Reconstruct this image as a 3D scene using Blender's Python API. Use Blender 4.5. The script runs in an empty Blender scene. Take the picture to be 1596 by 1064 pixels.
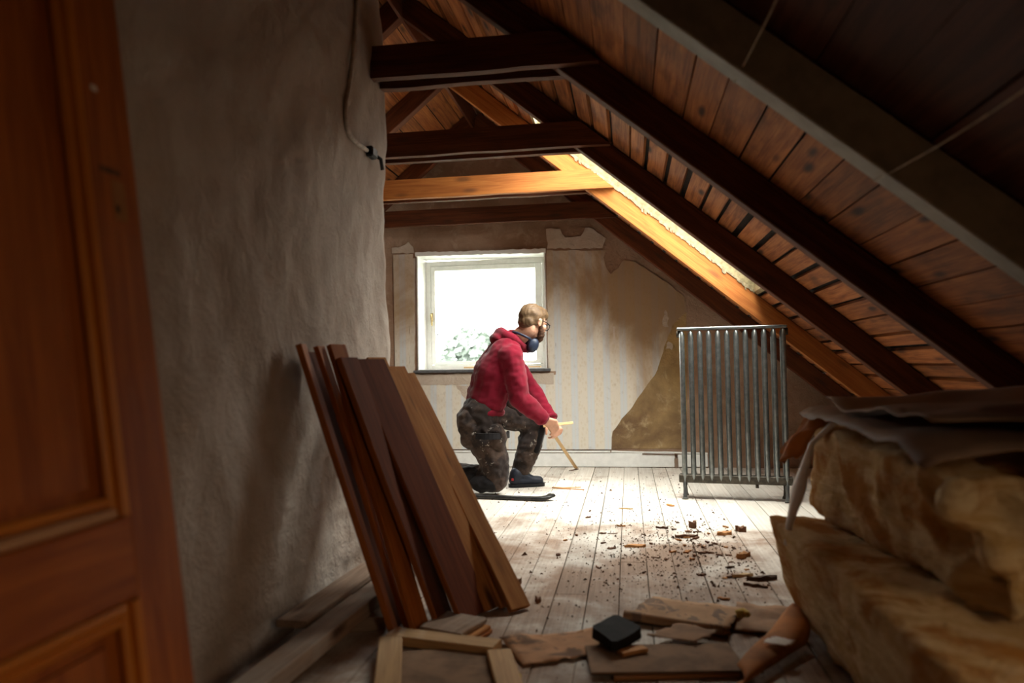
import bpy, bmesh, math, random
from mathutils import Vector, Matrix, noise
from mathutils.geometry import tessellate_polygon
R = random.Random(7)
SC = bpy.context.scene
COL = SC.collection
V = Vector

# ------------------------------------------------------------------ camera, sky, exposure
cam = bpy.data.cameras.new('camera')
camo = bpy.data.objects.new('camera', cam); COL.objects.link(camo)
cam.sensor_width = 36.0
cam.lens = 36.0 * 1150.0 / 1596.0
cam.clip_start = 0.02
yaw, pitch, roll = math.atan(180 / 1150), math.atan(38 / 1150), 0.0164
fw = V((-math.sin(yaw) * math.cos(pitch), math.cos(yaw) * math.cos(pitch), math.sin(pitch)))
rt = V((math.cos(yaw), math.sin(yaw), 0)); up = rt.cross(fw)
rt, up = rt * math.cos(roll) - up * math.sin(roll), up * math.cos(roll) + rt * math.sin(roll)
M3 = Matrix((rt, up, -fw)).transposed()
camo.matrix_world = Matrix.Translation((0, 0, 0.85)) @ M3.to_4x4()
cam.dof.use_dof = True
cam.dof.focus_distance = 4.9
cam.dof.aperture_fstop = 1.8
SC.camera = camo
SC.view_settings.view_transform = 'Standard'
SC.view_settings.look = 'None'
SC.view_settings.gamma = 1.0
SC.view_settings.use_curve_mapping = False
SC.view_settings.exposure = 0.5
SC.cycles.use_denoising = True
SC.cycles.max_bounces = 10
SC.cycles.diffuse_bounces = 6
SC.cycles.transparent_max_bounces = 12
SC.cycles.sample_clamp_indirect = 6.0

SKY_ZENITH = 24.0            # bright overcast sky: three times as bright overhead as at the horizon
W = bpy.data.worlds.new('sky'); SC.world = W; W.use_nodes = True
nt = W.node_tree; nt.nodes.clear()
_o = nt.nodes.new('ShaderNodeOutputWorld'); _b = nt.nodes.new('ShaderNodeBackground')
_t = nt.nodes.new('ShaderNodeTexCoord'); _s = nt.nodes.new('ShaderNodeSeparateXYZ')
_m = nt.nodes.new('ShaderNodeMapRange'); _m.inputs['From Min'].default_value = 0; _m.inputs['From Max'].default_value = 1
_m.inputs['To Min'].default_value = SKY_ZENITH / 3; _m.inputs['To Max'].default_value = SKY_ZENITH
nt.links.new(_t.outputs['Generated'], _s.inputs[0]); nt.links.new(_s.outputs['Z'], _m.inputs['Value'])
nt.links.new(_m.outputs[0], _b.inputs['Strength']); _b.inputs['Color'].default_value = (1.0, 0.965, 0.91, 1)
nt.links.new(_b.outputs[0], _o.inputs[0])

def portal(name, loc, rot, sx, sy):
    l = bpy.data.lights.new(name, 'AREA'); l.shape = 'RECTANGLE'; l.size = sx; l.size_y = sy
    l.cycles.is_portal = True
    o = bpy.data.objects.new(name, l); COL.objects.link(o); o.location = loc; o.rotation_euler = rot
SLOPE = math.atan(0.83)
# the daylight openings (sampling portals only, they give no light of their own)
portal('window_opening', (-1.24, 6.5, 1.32), (math.radians(-90), 0, 0), 1.1, 1.0)
portal('roof_opening', (0.12, 4.56, 2.17), (0, SLOPE, 0), 1.9, 0.95)
portal('fill_roof_opening', (1.325, 0.275, 2.0 - 0.83 * 1.325 + 0.05), (0, SLOPE, 0), 0.86, 0.76)  # opening of the added fill light

# ------------------------------------------------------------------ material helpers
class N:
    def __init__(s, name):
        s.m = bpy.data.materials.new(name); s.m.use_nodes = True
        s.t = s.m.node_tree; s.t.nodes.clear()
        s.out = s.t.nodes.new('ShaderNodeOutputMaterial')
    def n(s, typ, ins=None, **props):
        x = s.t.nodes.new('ShaderNode' + typ)
        for k, v in props.items(): setattr(x, k, v)
        for k, v in (ins or {}).items(): s.set(x.inputs[k], v)
        return x
    def set(s, sock, v):
        if hasattr(v, 'links') and hasattr(v, 'is_output'): s.t.links.new(v, sock)
        elif isinstance(v, bpy.types.Node): s.t.links.new(v.outputs[0], sock)
        else:
            if isinstance(v, tuple) and len(v) == 3 and sock.type == 'RGBA': v = v + (1,)
            sock.default_value = v
    def math(s, op, a, b=0.0, clamp=False):
        return s.n('Math', {0: a, 1: b}, operation=op, use_clamp=clamp).outputs[0]
    def mix(s, f, a, b, mode='MIX'):
        x = s.n('Mix', data_type='RGBA', blend_type=mode)
        s.set(x.inputs[0], f); s.set(x.inputs[6], a); s.set(x.inputs[7], b); return x.outputs[2]
    def ramp(s, f, a, b, lo=0.0, hi=1.0):
        x = s.n('MapRange', {'Value': f, 'From Min': a, 'From Max': b, 'To Min': lo, 'To Max': hi}); x.interpolation_type = 'SMOOTHSTEP'
        return x.outputs[0]
    def map(s, vec, scale=(1, 1, 1), loc=(0, 0, 0), rot=(0, 0, 0)):
        return s.n('Mapping', {'Vector': vec, 'Scale': scale, 'Location': loc, 'Rotation': rot}).outputs[0]
    def noise(s, vec, scale, detail=4.0, rough=0.55, dist=0.0):
        return s.n('TexNoise', {'Vector': vec, 'Scale': scale, 'Detail': detail, 'Roughness': rough, 'Distortion': dist}).outputs[0]
    def obj(s): return s.n('TexCoord').outputs['Object']
    def pos(s): return s.n('NewGeometry').outputs['Position']
    def rnd(s): return s.n('ObjectInfo').outputs['Random']
    def done(s, color, rough=0.8, metal=0.0, bump=None, bstr=0.3, bdist=0.005, spec=0.3, **kw):
        b = s.n('BsdfPrincipled'); s.set(b.inputs['Base Color'], color); s.set(b.inputs['Roughness'], rough)
        s.set(b.inputs['Metallic'], metal); s.set(b.inputs['Specular IOR Level'], spec)
        for k, v in kw.items(): s.set(b.inputs[k.replace('_', ' ')], v)
        if bump is not None:
            x = s.n('Bump', {'Height': bump, 'Strength': bstr, 'Distance': bdist}); s.t.links.new(x.outputs[0], b.inputs['Normal'])
        s.t.links.new(b.outputs[0], s.out.inputs[0]); return s.m

def wood(name, c1, c2, knot=(0.05, 0.02, 0.01), rough=0.75, var=0.35, dust=None, dust_amt=0.0, knots=1.0, spec=0.25, fine=1.0, stain=0.0):
    s = N(name)
    r = s.rnd()
    off = s.n('CombineXYZ', {0: s.math('MULTIPLY', r, 37.0), 1: s.math('MULTIPLY', r, 11.3), 2: s.math('MULTIPLY', r, 5.7)}).outputs[0]
    v = s.n('VectorMath', {0: s.obj(), 1: off}, operation='ADD').outputs[0]
    g1 = s.noise(s.map(v, (1.3, 16, 16)), 2.0, 5, 0.6, 0.6)
    g2 = s.noise(s.map(v, (2.5, 130, 130)), 1.5, 3, 0.6, 0.2)
    f = s.math('ADD', s.math('MULTIPLY', g1, 0.75), s.math('MULTIPLY', g2, 0.45 * fine))
    col = s.mix(s.ramp(f, 0.38, 0.82), c1, c2)
    vo = s.n('TexVoronoi', {'Vector': s.map(v, (2.6, 9, 9)), 'Scale': 1.0, 'Randomness': 1.0}).outputs['Distance']
    k = s.math('MULTIPLY', s.ramp(vo, 0.05, 0.22, 1.0, 0.0), knots)
    col = s.mix(k, col, knot)
    val = s.math('ADD', 1.0 - var / 2, s.math('MULTIPLY', r, var))
    col = s.n('HueSaturation', {'Color': col, 'Value': val, 'Saturation': 1.0}).outputs[0]
    if stain:
        st = s.noise(s.map(v, (1.5, 4, 4)), 1.6, 5, 0.6)
        col = s.mix(s.math('MULTIPLY', s.ramp(st, 0.5, 0.72), stain), col, knot)
    if dust:
        d = s.ramp(s.noise(v, 5.0, 6, 0.65), 0.4, 0.75)
        col = s.mix(s.math('MULTIPLY', d, dust_amt), col, dust)
    return s.done(col, rough, bump=f, bstr=0.35, bdist=0.003, spec=spec)

def plain(name, c, rough=0.6, metal=0.0, spec=0.3, n=0.25, scale=30.0, dark=None, bstr=0.2, dist=0.004):
    s = N(name); f = s.noise(s.obj(), scale, 5, 0.6)
    d = dark or tuple(x * (1 - n * 1.6) for x in c)
    return s.done(s.mix(s.ramp(f, 0.3, 0.7), d, c), rough, metal, bump=f, bstr=bstr, bdist=dist, spec=spec)

M = {}
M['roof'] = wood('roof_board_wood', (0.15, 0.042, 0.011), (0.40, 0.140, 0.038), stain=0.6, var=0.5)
M['roof_shaded'] = wood('shaded_roof_board', (0.045, 0.014, 0.008), (0.10, 0.034, 0.018), stain=0.3, var=0.4)  # same boards in darker colour, painting in the shade of the near bay
M['lit'] = wood('lit_orange_pine', (0.26, 0.075, 0.014), (0.43, 0.155, 0.034), var=0.1, knots=0.6)  # lit copy of the rafter wood, skylight glow put into the colour
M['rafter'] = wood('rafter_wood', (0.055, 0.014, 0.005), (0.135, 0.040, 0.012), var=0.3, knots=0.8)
M['beam'] = wood('collar_beam_wood', (0.24, 0.09, 0.03), (0.46, 0.21, 0.075), var=0.25, knots=0.8)
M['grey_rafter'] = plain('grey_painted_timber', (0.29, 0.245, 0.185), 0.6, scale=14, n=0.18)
M['plank_red'] = wood('varnished_dark_plank', (0.085, 0.020, 0.007), (0.16, 0.040, 0.013), rough=0.8, var=0.4, knots=0.5, spec=0.08)
M['plank_orange'] = wood('varnished_orange_plank', (0.26, 0.070, 0.012), (0.44, 0.145, 0.028), rough=0.7, var=0.3, knots=0.5, spec=0.15)
M['plank_tan'] = wood('tan_pine_plank', (0.28, 0.105, 0.030), (0.48, 0.215, 0.070), rough=0.8, var=0.25, knots=0.9, spec=0.1)
M['timber'] = wood('dusty_timber', (0.20, 0.13, 0.09), (0.36, 0.25, 0.18), rough=0.9, var=0.3, dust=(0.36, 0.31, 0.26), dust_amt=0.6, spec=0.1)
M['door'] = wood('door_pine', (0.25, 0.055, 0.007), (0.47, 0.135, 0.018), rough=0.5, var=0.0, knots=0.7, spec=0.4)
M['door_trim'] = wood('door_moulding_pine', (0.48, 0.14, 0.012), (0.66, 0.24, 0.03), rough=0.38, var=0.0, knots=0.0, spec=0.45)
M['door_dust_glint'] = wood('dusty_highlit_moulding', (0.46, 0.22, 0.10), (0.62, 0.38, 0.22), rough=0.5, var=0.0, knots=0.0)  # dust, with the ledge's highlight put into the pale colour
M['pale_pine'] = wood('pale_pine', (0.40, 0.23, 0.10), (0.58, 0.36, 0.17), rough=0.7, var=0.15, knots=0.5)
M['hardboard'] = plain('dusty_hardboard', (0.30, 0.18, 0.105), 0.9, n=0.3, scale=9)
M['splinter_pale'] = wood('split_pale_wood', (0.50, 0.32, 0.15), (0.70, 0.50, 0.27), var=0.2, knots=0.0)
M['splinter_dark'] = wood('dark_splinter_wood', (0.085, 0.038, 0.02), (0.20, 0.095, 0.05), var=0.9, knots=0.0)
M['crumb'] = plain('bark_crumbs', (0.15, 0.075, 0.04), 0.95, n=0.4, scale=60)
M['splinter_orange'] = wood('orange_splinter_wood', (0.36, 0.15, 0.05), (0.55, 0.27, 0.10), var=0.4, knots=0.0)
M['felt'] = plain('roofing_felt', (0.025, 0.017, 0.012), 0.95)
M['void'] = plain('subfloor_dirt', (0.05, 0.035, 0.025), 0.95)
M['white_paint'] = plain('white_window_paint', (0.84, 0.84, 0.81), 0.45, n=0.06, scale=20)
M['cream'] = plain('cream_skylight_lining', (0.30, 0.24, 0.125), 0.7, n=0.3, scale=25)
M['torn_paper'] = plain('torn_lining_paper', (0.34, 0.27, 0.16), 0.9, n=0.3, scale=40)
M['slate_sill'] = plain('slate_sill', (0.12, 0.12, 0.125), 0.6)
M['brass'] = plain('brass', (0.55, 0.42, 0.20), 0.35, 0.9)
M['cord'] = plain('pale_cord', (0.55, 0.46, 0.34), 0.9)
M['cable'] = plain('painted_cable', (0.55, 0.48, 0.41), 0.7)
M['black'] = plain('black_plastic', (0.012, 0.012, 0.014), 0.5)
M['iron'] = plain('dark_steel', (0.05, 0.048, 0.046), 0.45, 0.7, n=0.3)
M['slate'] = plain('black_slate', (0.020, 0.019, 0.019), 0.8, n=0.3, scale=16, spec=0.12)

def floor_mat():
    s = N('worn_painted_floorboards')
    p = s.pos(); r = s.rnd()
    off = s.n('CombineXYZ', {0: s.math('MULTIPLY', r, 31.0)}).outputs[0]
    v = s.n('VectorMath', {0: s.obj(), 1: off}, operation='ADD').outputs[0]
    g = s.noise(s.map(v, (1.2, 40, 40)), 2.0, 5, 0.6, 0.4)
    base = s.mix(s.ramp(g, 0.3, 0.75), (0.58, 0.52, 0.45), (0.69, 0.65, 0.58))
    wood_c = s.mix(s.ramp(g, 0.3, 0.7), (0.17, 0.085, 0.042), (0.26, 0.145, 0.08))
    worn = s.noise(p, 2.4, 7, 0.62, 0.3)
    y = s.n('SeparateXYZ', {0: p})
    # soil mid floor, carried nearer as brown that imitates the fading light
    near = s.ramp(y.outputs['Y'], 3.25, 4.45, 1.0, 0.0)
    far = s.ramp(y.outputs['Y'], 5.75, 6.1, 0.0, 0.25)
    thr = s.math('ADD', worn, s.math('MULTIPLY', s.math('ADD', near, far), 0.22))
    dirt_falloff = s.ramp(thr, 0.52, 0.80)
    col = s.mix(s.math('MULTIPLY', dirt_falloff, 0.88), base, wood_c)
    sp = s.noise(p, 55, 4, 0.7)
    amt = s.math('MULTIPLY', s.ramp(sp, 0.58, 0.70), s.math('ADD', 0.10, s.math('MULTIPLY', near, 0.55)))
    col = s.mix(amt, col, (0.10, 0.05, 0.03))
    val = s.math('ADD', 0.88, s.math('MULTIPLY', r, 0.24))
    col = s.n('HueSaturation', {'Color': col, 'Value': val}).outputs[0]
    return s.done(col, 0.72, bump=s.math('ADD', g, sp), bstr=0.25, bdist=0.003, spec=0.25)
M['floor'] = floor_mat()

def plaster(name, c, dark, pale, bscale=6.0, bstr=0.65, patch=0.5):
    s = N(name); p = s.pos()
    a = s.noise(p, 1.4, 6, 0.6, 0.3); b = s.noise(p, 7.0, 8, 0.65, 0.4); c3 = s.noise(p, 60, 4, 0.6)
    col = s.mix(s.ramp(a, 0.35, 0.7), dark, c)
    col = s.mix(s.math('MULTIPLY', s.ramp(b, 0.5, 0.72), patch), col, pale)
    col = s.mix(s.math('MULTIPLY', s.ramp(c3, 0.62, 0.75), 0.35), col, dark)
    h = s.math('ADD', s.math('MULTIPLY', b, 1.0), s.math('MULTIPLY', c3, 0.18))
    return s.done(col, 0.9, bump=h, bstr=bstr, bdist=0.03, spec=0.15)
M['limewash'] = plaster('grey_limewashed_plaster', (0.50, 0.435, 0.375), (0.38, 0.305, 0.25), (0.57, 0.52, 0.46), patch=0.35)
M['bare'] = plaster('bare_brown_plaster', (0.46, 0.32, 0.23), (0.27, 0.165, 0.105), (0.54, 0.41, 0.31))
M['mouldy'] = plaster('mouldy_yellow_plaster', (0.50, 0.34, 0.15), (0.15, 0.09, 0.05), (0.56, 0.43, 0.25), patch=0.8)
M['skim'] = plaster('pale_plaster_skim', (0.60, 0.52, 0.43), (0.48, 0.39, 0.31), (0.66, 0.59, 0.52))

def wallpaper_mat():
    s = N('striped_wallpaper'); p = s.pos(); q = s.n('SeparateXYZ', {0: p})
    x = q.outputs['X']; z = q.outputs['Z']
    ph = s.math('FRACT', s.math('MULTIPLY', s.math('ADD', x, 10.0), 1 / 0.135))
    stripe = s.math('GREATER_THAN', ph, 0.55)
    fine = s.math('GREATER_THAN', s.math('FRACT', s.math('MULTIPLY', s.math('ADD', x, 10.0), 1 / 0.027)), 0.72)
    flow = s.n('TexVoronoi', {'Vector': s.map(p, (40, 1, 24)), 'Scale': 1.0}).outputs['Distance']
    cream = s.mix(s.ramp(flow, 0.2, 0.45), (0.65, 0.58, 0.465), (0.69, 0.635, 0.54))
    blue = s.mix(s.math('MULTIPLY', fine, 0.45), (0.62, 0.64, 0.64), (0.66, 0.60, 0.52))
    col = s.mix(stripe, cream, blue)
    st = s.noise(s.map(p, (1.2, 1, 0.8)), 1.5, 6, 0.62, 0.5)
    # damp has browned the upper right of the paper
    damp = s.math('ADD', s.math('MULTIPLY', s.ramp(z, 0.55, 1.55), 0.30), s.math('MULTIPLY', s.ramp(x, -0.5, 0.35), 0.20))
    k = s.ramp(s.math('ADD', st, damp), 0.58, 0.92)
    col = s.mix(s.math('MULTIPLY', k, 0.8), col, (0.33, 0.19, 0.075))
    sm = s.noise(p, 22, 5, 0.7)
    col = s.mix(s.math('MULTIPLY', s.ramp(sm, 0.55, 0.75), 0.25), col, (0.28, 0.2, 0.12))
    return s.done(col, 0.8, bump=s.noise(p, 9, 5), bstr=0.3, bdist=0.01, spec=0.15)
M['wallpaper'] = wallpaper_mat()

def glass_mat(name='thin_window_glass', tint=(0.96, 0.98, 0.97, 1)):
    s = N(name)
    lw = s.n('LayerWeight', {'Blend': 0.08}); tr = s.n('BsdfTransparent'); gl = s.n('BsdfGlossy', {'Roughness': 0.02})
    tr.inputs[0].default_value = tint
    mx = s.n('MixShader', {0: lw.outputs['Fresnel'], 1: tr, 2: gl}); s.t.links.new(mx.outputs[0], s.out.inputs[0]); return s.m
M['glass'] = glass_mat()
M['fill_glass'] = glass_mat('dimmed_warm_fill_glass', (0.56, 0.485, 0.40, 1))  # tint sets the strength and warmth of the added roof light

def radiator_mat():
    s = N('aluminium_painted_iron'); p = s.obj()
    f = s.noise(p, 30, 5, 0.6); g = s.ramp(s.noise(p, 7, 6, 0.7), 0.52, 0.72)
    col = s.mix(s.ramp(f, 0.3, 0.7), (0.15, 0.165, 0.162), (0.24, 0.255, 0.25))
    col = s.mix(s.math('MULTIPLY', g, 0.4), col, (0.16, 0.12, 0.09))
    return s.done(col, s.math('ADD', 0.28, s.math('MULTIPLY', g, 0.3)), 0.75, bump=f, bstr=0.12, bdist=0.002)
M['radiator'] = radiator_mat()
M['radiator_dark'] = plain('grimy_radiator_iron', (0.10, 0.085, 0.065), 0.6, 0.4, n=0.35)

def wool_mat():
    s = N('glass_wool'); p = s.obj()
    a = s.noise(s.map(p, (3, 3, 12)), 2.2, 7, 0.68, 0.7); b = s.noise(p, 5.0, 6, 0.6, 0.5); c = s.noise(s.map(p, (30, 30, 90)), 2, 4, 0.7)
    col = s.mix(s.ramp(a, 0.32, 0.72), (0.66, 0.43, 0.18), (0.92, 0.75, 0.47))
    col = s.mix(s.math('MULTIPLY', s.ramp(b, 0.46, 0.60), 0.85), col, (0.48, 0.19, 0.025))
    return s.done(col, 0.95, bump=s.math('ADD', a, c), bstr=0.8, bdist=0.02, spec=0.05)
M['wool'] = wool_mat()
M['kraft'] = plain('brown_kraft_facing', (0.30, 0.20, 0.14), 0.7, n=0.2, scale=5)
M['kraft_orange'] = plain('orange_tarred_paper', (0.58, 0.21, 0.04), 0.8, n=0.35, scale=6)
M['plastic'] = plain('milky_plastic_strip', (0.80, 0.73, 0.65), 0.5, n=0.1)
M['foam'] = plain('yellow_wool_tuft', (0.62, 0.42, 0.09), 0.95)

def printed(name, c, ink, sx, sy):
    s = N(name); p = s.obj()
    f = s.noise(p, 9, 5, 0.6); col = s.mix(s.ramp(f, 0.3, 0.7), tuple(x * 0.75 for x in c), c)
    k = s.ramp(s.noise(s.map(p, (sx, sy, 1)), 1.0, 5, 0.65, 0.8), 0.52, 0.60)
    col = s.mix(s.math('MULTIPLY', k, 0.7), col, ink)
    return s.done(col, 0.85, bump=f, bstr=0.2, spec=0.1)
M['print_paper'] = printed('faded_printed_paper', (0.52, 0.28, 0.15), (0.10, 0.075, 0.065), 7, 12)
M['news'] = printed('yellowed_newspaper', (0.46, 0.28, 0.16), (0.12, 0.09, 0.08), 16, 10)
M['old_paper'] = plain('stained_brown_paper', (0.40, 0.23, 0.13), 0.9, n=0.3, scale=7)

def cloth(name, c, n=0.3, paint=None, sc=40):
    s = N(name); p = s.obj(); f = s.noise(p, sc, 5, 0.6)
    col = s.mix(s.ramp(f, 0.3, 0.7), tuple(x * (1 - n) for x in c), c)
    if paint:
        d = s.noise(p, 8, 5, 0.6); col = s.mix(s.math('MULTIPLY', s.ramp(d, 0.42, 0.56), 0.85), col, (0.018, 0.013, 0.012))
        k = s.ramp(s.noise(p, 26, 5, 0.75, 0.5), 0.60, 0.64); k = s.math('MULTIPLY', k, s.ramp(s.noise(p, 5, 2), 0.45, 0.6)); col = s.mix(s.math('MULTIPLY', k, 0.85), col, paint)
    return s.done(col, 0.95, bump=f, bstr=0.3, bdist=0.003, spec=0.1, Sheen_Weight=0.15)
M['red'] = cloth('red_sweatshirt', (0.175, 0.005, 0.018), 0.15)
M['work'] = cloth('paint_splashed_work_trousers', (0.07, 0.045, 0.034), 0.35, (0.42, 0.38, 0.33))
M['workdark'] = cloth('black_trouser_cloth', (0.016, 0.014, 0.015), 0.3)
M['skin'] = plain('skin', (0.62, 0.33, 0.22), 0.5, n=0.12, scale=20)
M['hair'] = wood('light_brown_hair', (0.075, 0.042, 0.02), (0.17, 0.105, 0.055), knots=0.0, var=0, rough=0.55)
M['beard'] = plain('brown_beard', (0.10, 0.045, 0.022), 0.8, n=0.4, scale=90)
M['muff'] = plain('navy_ear_defender', (0.025, 0.035, 0.065), 0.4)
M['shoe'] = plain('navy_work_shoe', (0.022, 0.026, 0.04), 0.55)
M['red_trim'] = plain('red_shoe_trim', (0.4, 0.02, 0.02), 0.6)
M['leaf'] = plain('outdoor_leaves', (0.11, 0.135, 0.118), 0.7, n=0.15, scale=3)
M['bark'] = plain('tree_bark', (0.06, 0.045, 0.035), 0.9)
M['grass'] = plain('outdoor_grass', (0.3, 0.34, 0.28), 0.9, scale=0.3)

# ------------------------------------------------------------------ object helpers
def link(name, me, mat=None, parent=None):
    o = bpy.data.objects.new(name, me); COL.objects.link(o)
    if mat is not None and me is not None and not me.materials: me.materials.append(mat)
    if parent is not None: o.parent = parent
    return o
def tag(o, label=None, cat=None, group=None, kind=None):
    if label: o['label'] = label
    if cat: o['category'] = cat
    if group: o['group'] = group
    if kind: o['kind'] = kind
    return o
def empty(name, loc, label=None, cat=None, group=None, kind=None):
    o = bpy.data.objects.new(name, None); COL.objects.link(o); o.location = loc; o.empty_display_size = 0.1
    return tag(o, label, cat, group, kind)
def from_bm(bm, smooth=False, name='m'):
    me = bpy.data.meshes.new(name)
    bmesh.ops.recalc_face_normals(bm, faces=bm.faces[:])
    if smooth:
        for f in bm.faces: f.smooth = True
    bm.to_mesh(me); bm.free(); return me
def keep(o, parent):
    """parent without moving (parent is an unrotated Empty)"""
    o.parent = parent; o.matrix_parent_inverse = Matrix.Translation(parent.location).inverted(); return o
def bbox(bm, c, s, rot=None, bev=0.0):
    m = Matrix.Translation(c) @ ((rot.to_4x4() if rot is not None else Matrix()) @ Matrix.Diagonal((s[0], s[1], s[2], 1)))
    g = bmesh.ops.create_cube(bm, size=1.0, matrix=m)
    if bev:
        es = list({e for v in g['verts'] for e in v.link_edges})
        bmesh.ops.bevel(bm, geom=es, offset=bev, segments=1, affect='EDGES')
def box(name, lo, hi, mat, parent=None, bev=0.0):
    lo, hi = V(lo), V(hi); c = (lo + hi) / 2
    bm = bmesh.new(); bbox(bm, (0, 0, 0), hi - lo, None, bev)
    o = link(name, from_bm(bm), mat); o.location = c
    if parent: keep(o, parent)
    return o
def frame_of(L, wdir):
    x = L.normalized(); y = (wdir - x * wdir.dot(x)).normalized(); z = x.cross(y)
    return Matrix((x, y, z)).transposed()
def board(name, p0, p1, w, t, wdir, mat, parent=None, bev=0.003, wob=0.0, segs=1, rough=None):
    """a board from p0 to p1 with its grain along local X"""
    p0, p1 = V(p0), V(p1); L = (p1 - p0).length; bm = bmesh.new()
    prof = [(-w / 2, -t / 2), (w / 2, -t / 2), (w / 2, t / 2), (-w / 2, t / 2)]
    if bev:
        b = bev; prof = [(-w / 2 + b, -t / 2), (w / 2 - b, -t / 2), (w / 2, -t / 2 + b), (w / 2, t / 2 - b), (w / 2 - b, t / 2), (-w / 2 + b, t / 2), (-w / 2, t / 2 - b), (-w / 2, -t / 2 + b)]
    rings = []
    for i in range(segs + 1):
        x = -L / 2 + L * i / segs
        dy = R.uniform(-wob, wob); dz = R.uniform(-wob, wob)
        q = 1 + (R.uniform(-rough, rough) if rough else 0)
        rings.append([bm.verts.new((x, y * q + dy, z + dz)) for y, z in prof])
    n = len(prof)
    for a, c in zip(rings, rings[1:]):
        for k in range(n): bm.faces.new((a[k], a[(k + 1) % n], c[(k + 1) % n], c[k]))
    bm.faces.new(rings[0][::-1]); bm.faces.new(rings[-1])
    o = link(name, from_bm(bm), mat)
    o.matrix_world = Matrix.Translation((p0 + p1) / 2) @ frame_of(p1 - p0, V(wdir)).to_4x4()
    if parent is not None: keep(o, parent)
    return o
def tube_bm(bm, pts, r, seg=8, rad=None, closed=False):
    pts = [V(p) for p in pts]; rings = []; prev = None; n = len(pts)
    for i, p in enumerate(pts):
        a = pts[i - 1] if (i or closed) else p; b = pts[(i + 1) % n] if (i < n - 1 or closed) else p
        d = (b - a).normalized()
        if prev is None: prev = d.orthogonal().normalized()
        u = (prev - d * prev.dot(d)).normalized(); prev = u; w = d.cross(u); rr = rad[i] if rad else r
        rings.append([bm.verts.new(p + (u * math.cos(t) + w * math.sin(t)) * rr) for t in [2 * math.pi * k / seg for k in range(seg)]])
    pairs = list(zip(rings, rings[1:])) + ([(rings[-1], rings[0])] if closed else [])
    for a, b in pairs:
        for k in range(seg): bm.faces.new((a[k], a[(k + 1) % seg], b[(k + 1) % seg], b[k]))
    if not closed: bm.faces.new(rings[0][::-1]); bm.faces.new(rings[-1])
def tube(name, pts, r, mat, parent=None, seg=8, rad=None, closed=False):
    bm = bmesh.new(); tube_bm(bm, pts, r, seg, rad, closed); o = link(name, from_bm(bm, True), mat)
    if parent is not None: keep(o, parent)
    return o
def slab_poly(name, outer, mat, y, t, parent=None, hole=None):
    """sheet in the XZ plane with real thickness; front face at y, back at y+t"""
    loops = [[V((a, b, 0)) for a, b in outer]] + ([[V((a, b, 0)) for a, b in hole]] if hole else [])
    tris = tessellate_polygon(loops); flat = [p for l in loops for p in l]
    bm = bmesh.new(); A = [bm.verts.new((p.x, y, p.y)) for p in flat]; B = [bm.verts.new((p.x, y + t, p.y)) for p in flat]
    for a, b, c in tris:
        bm.faces.new((A[a], A[b], A[c])); bm.faces.new((B[c], B[b], B[a]))
    k = 0
    for l in loops:
        n = len(l)
        for i in range(n):
            j = (i + 1) % n; bm.faces.new((A[k + i], A[k + j], B[k + j], B[k + i]))
        k += n
    o = link(name, from_bm(bm), mat)
    if parent is not None: keep(o, parent)
    return o
def jag(pts, amp, step=0.03, keepset=()):
    out = []
    n = len(pts)
    for i in range(n):
        a, b = V(pts[i]).to_2d() if False else V((pts[i][0], pts[i][1])), V((pts[(i + 1) % n][0], pts[(i + 1) % n][1]))
        out.append((a.x, a.y))
        if i in keepset: continue
        d = b - a; m = int(d.length / step); nn = V((-d.y, d.x)).normalized() if d.length else V((0, 0))
        for k in range(1, m):
            q = a + d * (k / m) + nn * R.uniform(-amp, amp); out.append((q.x, q.y))
    return out
def sheet(name, pts, mat, t=0.0015, parent=None, wave=0.011, loc=(0, 0, 0), sub=12, seed=0, z0=0.0):
    """slightly crumpled sheet lying flat, outline given by 4 floor corners"""
    bm = bmesh.new(); g = {}
    p = [V((a, b, 0)) for a, b in pts]; n = sub
    for lay in (0, 1):
        for i in range(n + 1):
            for j in range(n + 1):
                u, v = i / n, j / n
                q = (p[0] * (1 - u) + p[1] * u) * (1 - v) + (p[3] * (1 - u) + p[2] * u) * v
                e = 0.012 * noise.noise(V((u * 7 + seed, v * 7, 3.1)))
                q = q + V((e, -e, 0)) * (1 if (i in (0, n) or j in (0, n)) else 0)
                h = abs(noise.noise(V((q.x * 9 + seed, q.y * 9, seed)))) * wave * 2
                g[lay, i, j] = bm.verts.new((q.x, q.y, z0 + h + lay * t))
    for i in range(n):
        for j in range(n):
            bm.faces.new((g[1, i, j], g[1, i + 1, j], g[1, i + 1, j + 1], g[1, i, j + 1]))
            bm.faces.new((g[0, i, j + 1], g[0, i + 1, j + 1], g[0, i + 1, j], g[0, i, j]))
    for i in range(n):
        for (a, b) in (((i, 0), (i + 1, 0)), ((i + 1, n), (i, n)), ((0, i + 1), (0, i)), ((n, i), (n, i + 1))):
            bm.faces.new((g[0, a[0], a[1]], g[0, b[0], b[1]], g[1, b[0], b[1]], g[1, a[0], a[1]]))
    c = sum(p, V()) / 4
    for v_ in bm.verts: v_.co -= c
    o = link(name, from_bm(bm, True), mat); o.location = c + V(loc)
    if parent is not None: keep(o, parent)
    return o

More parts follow.
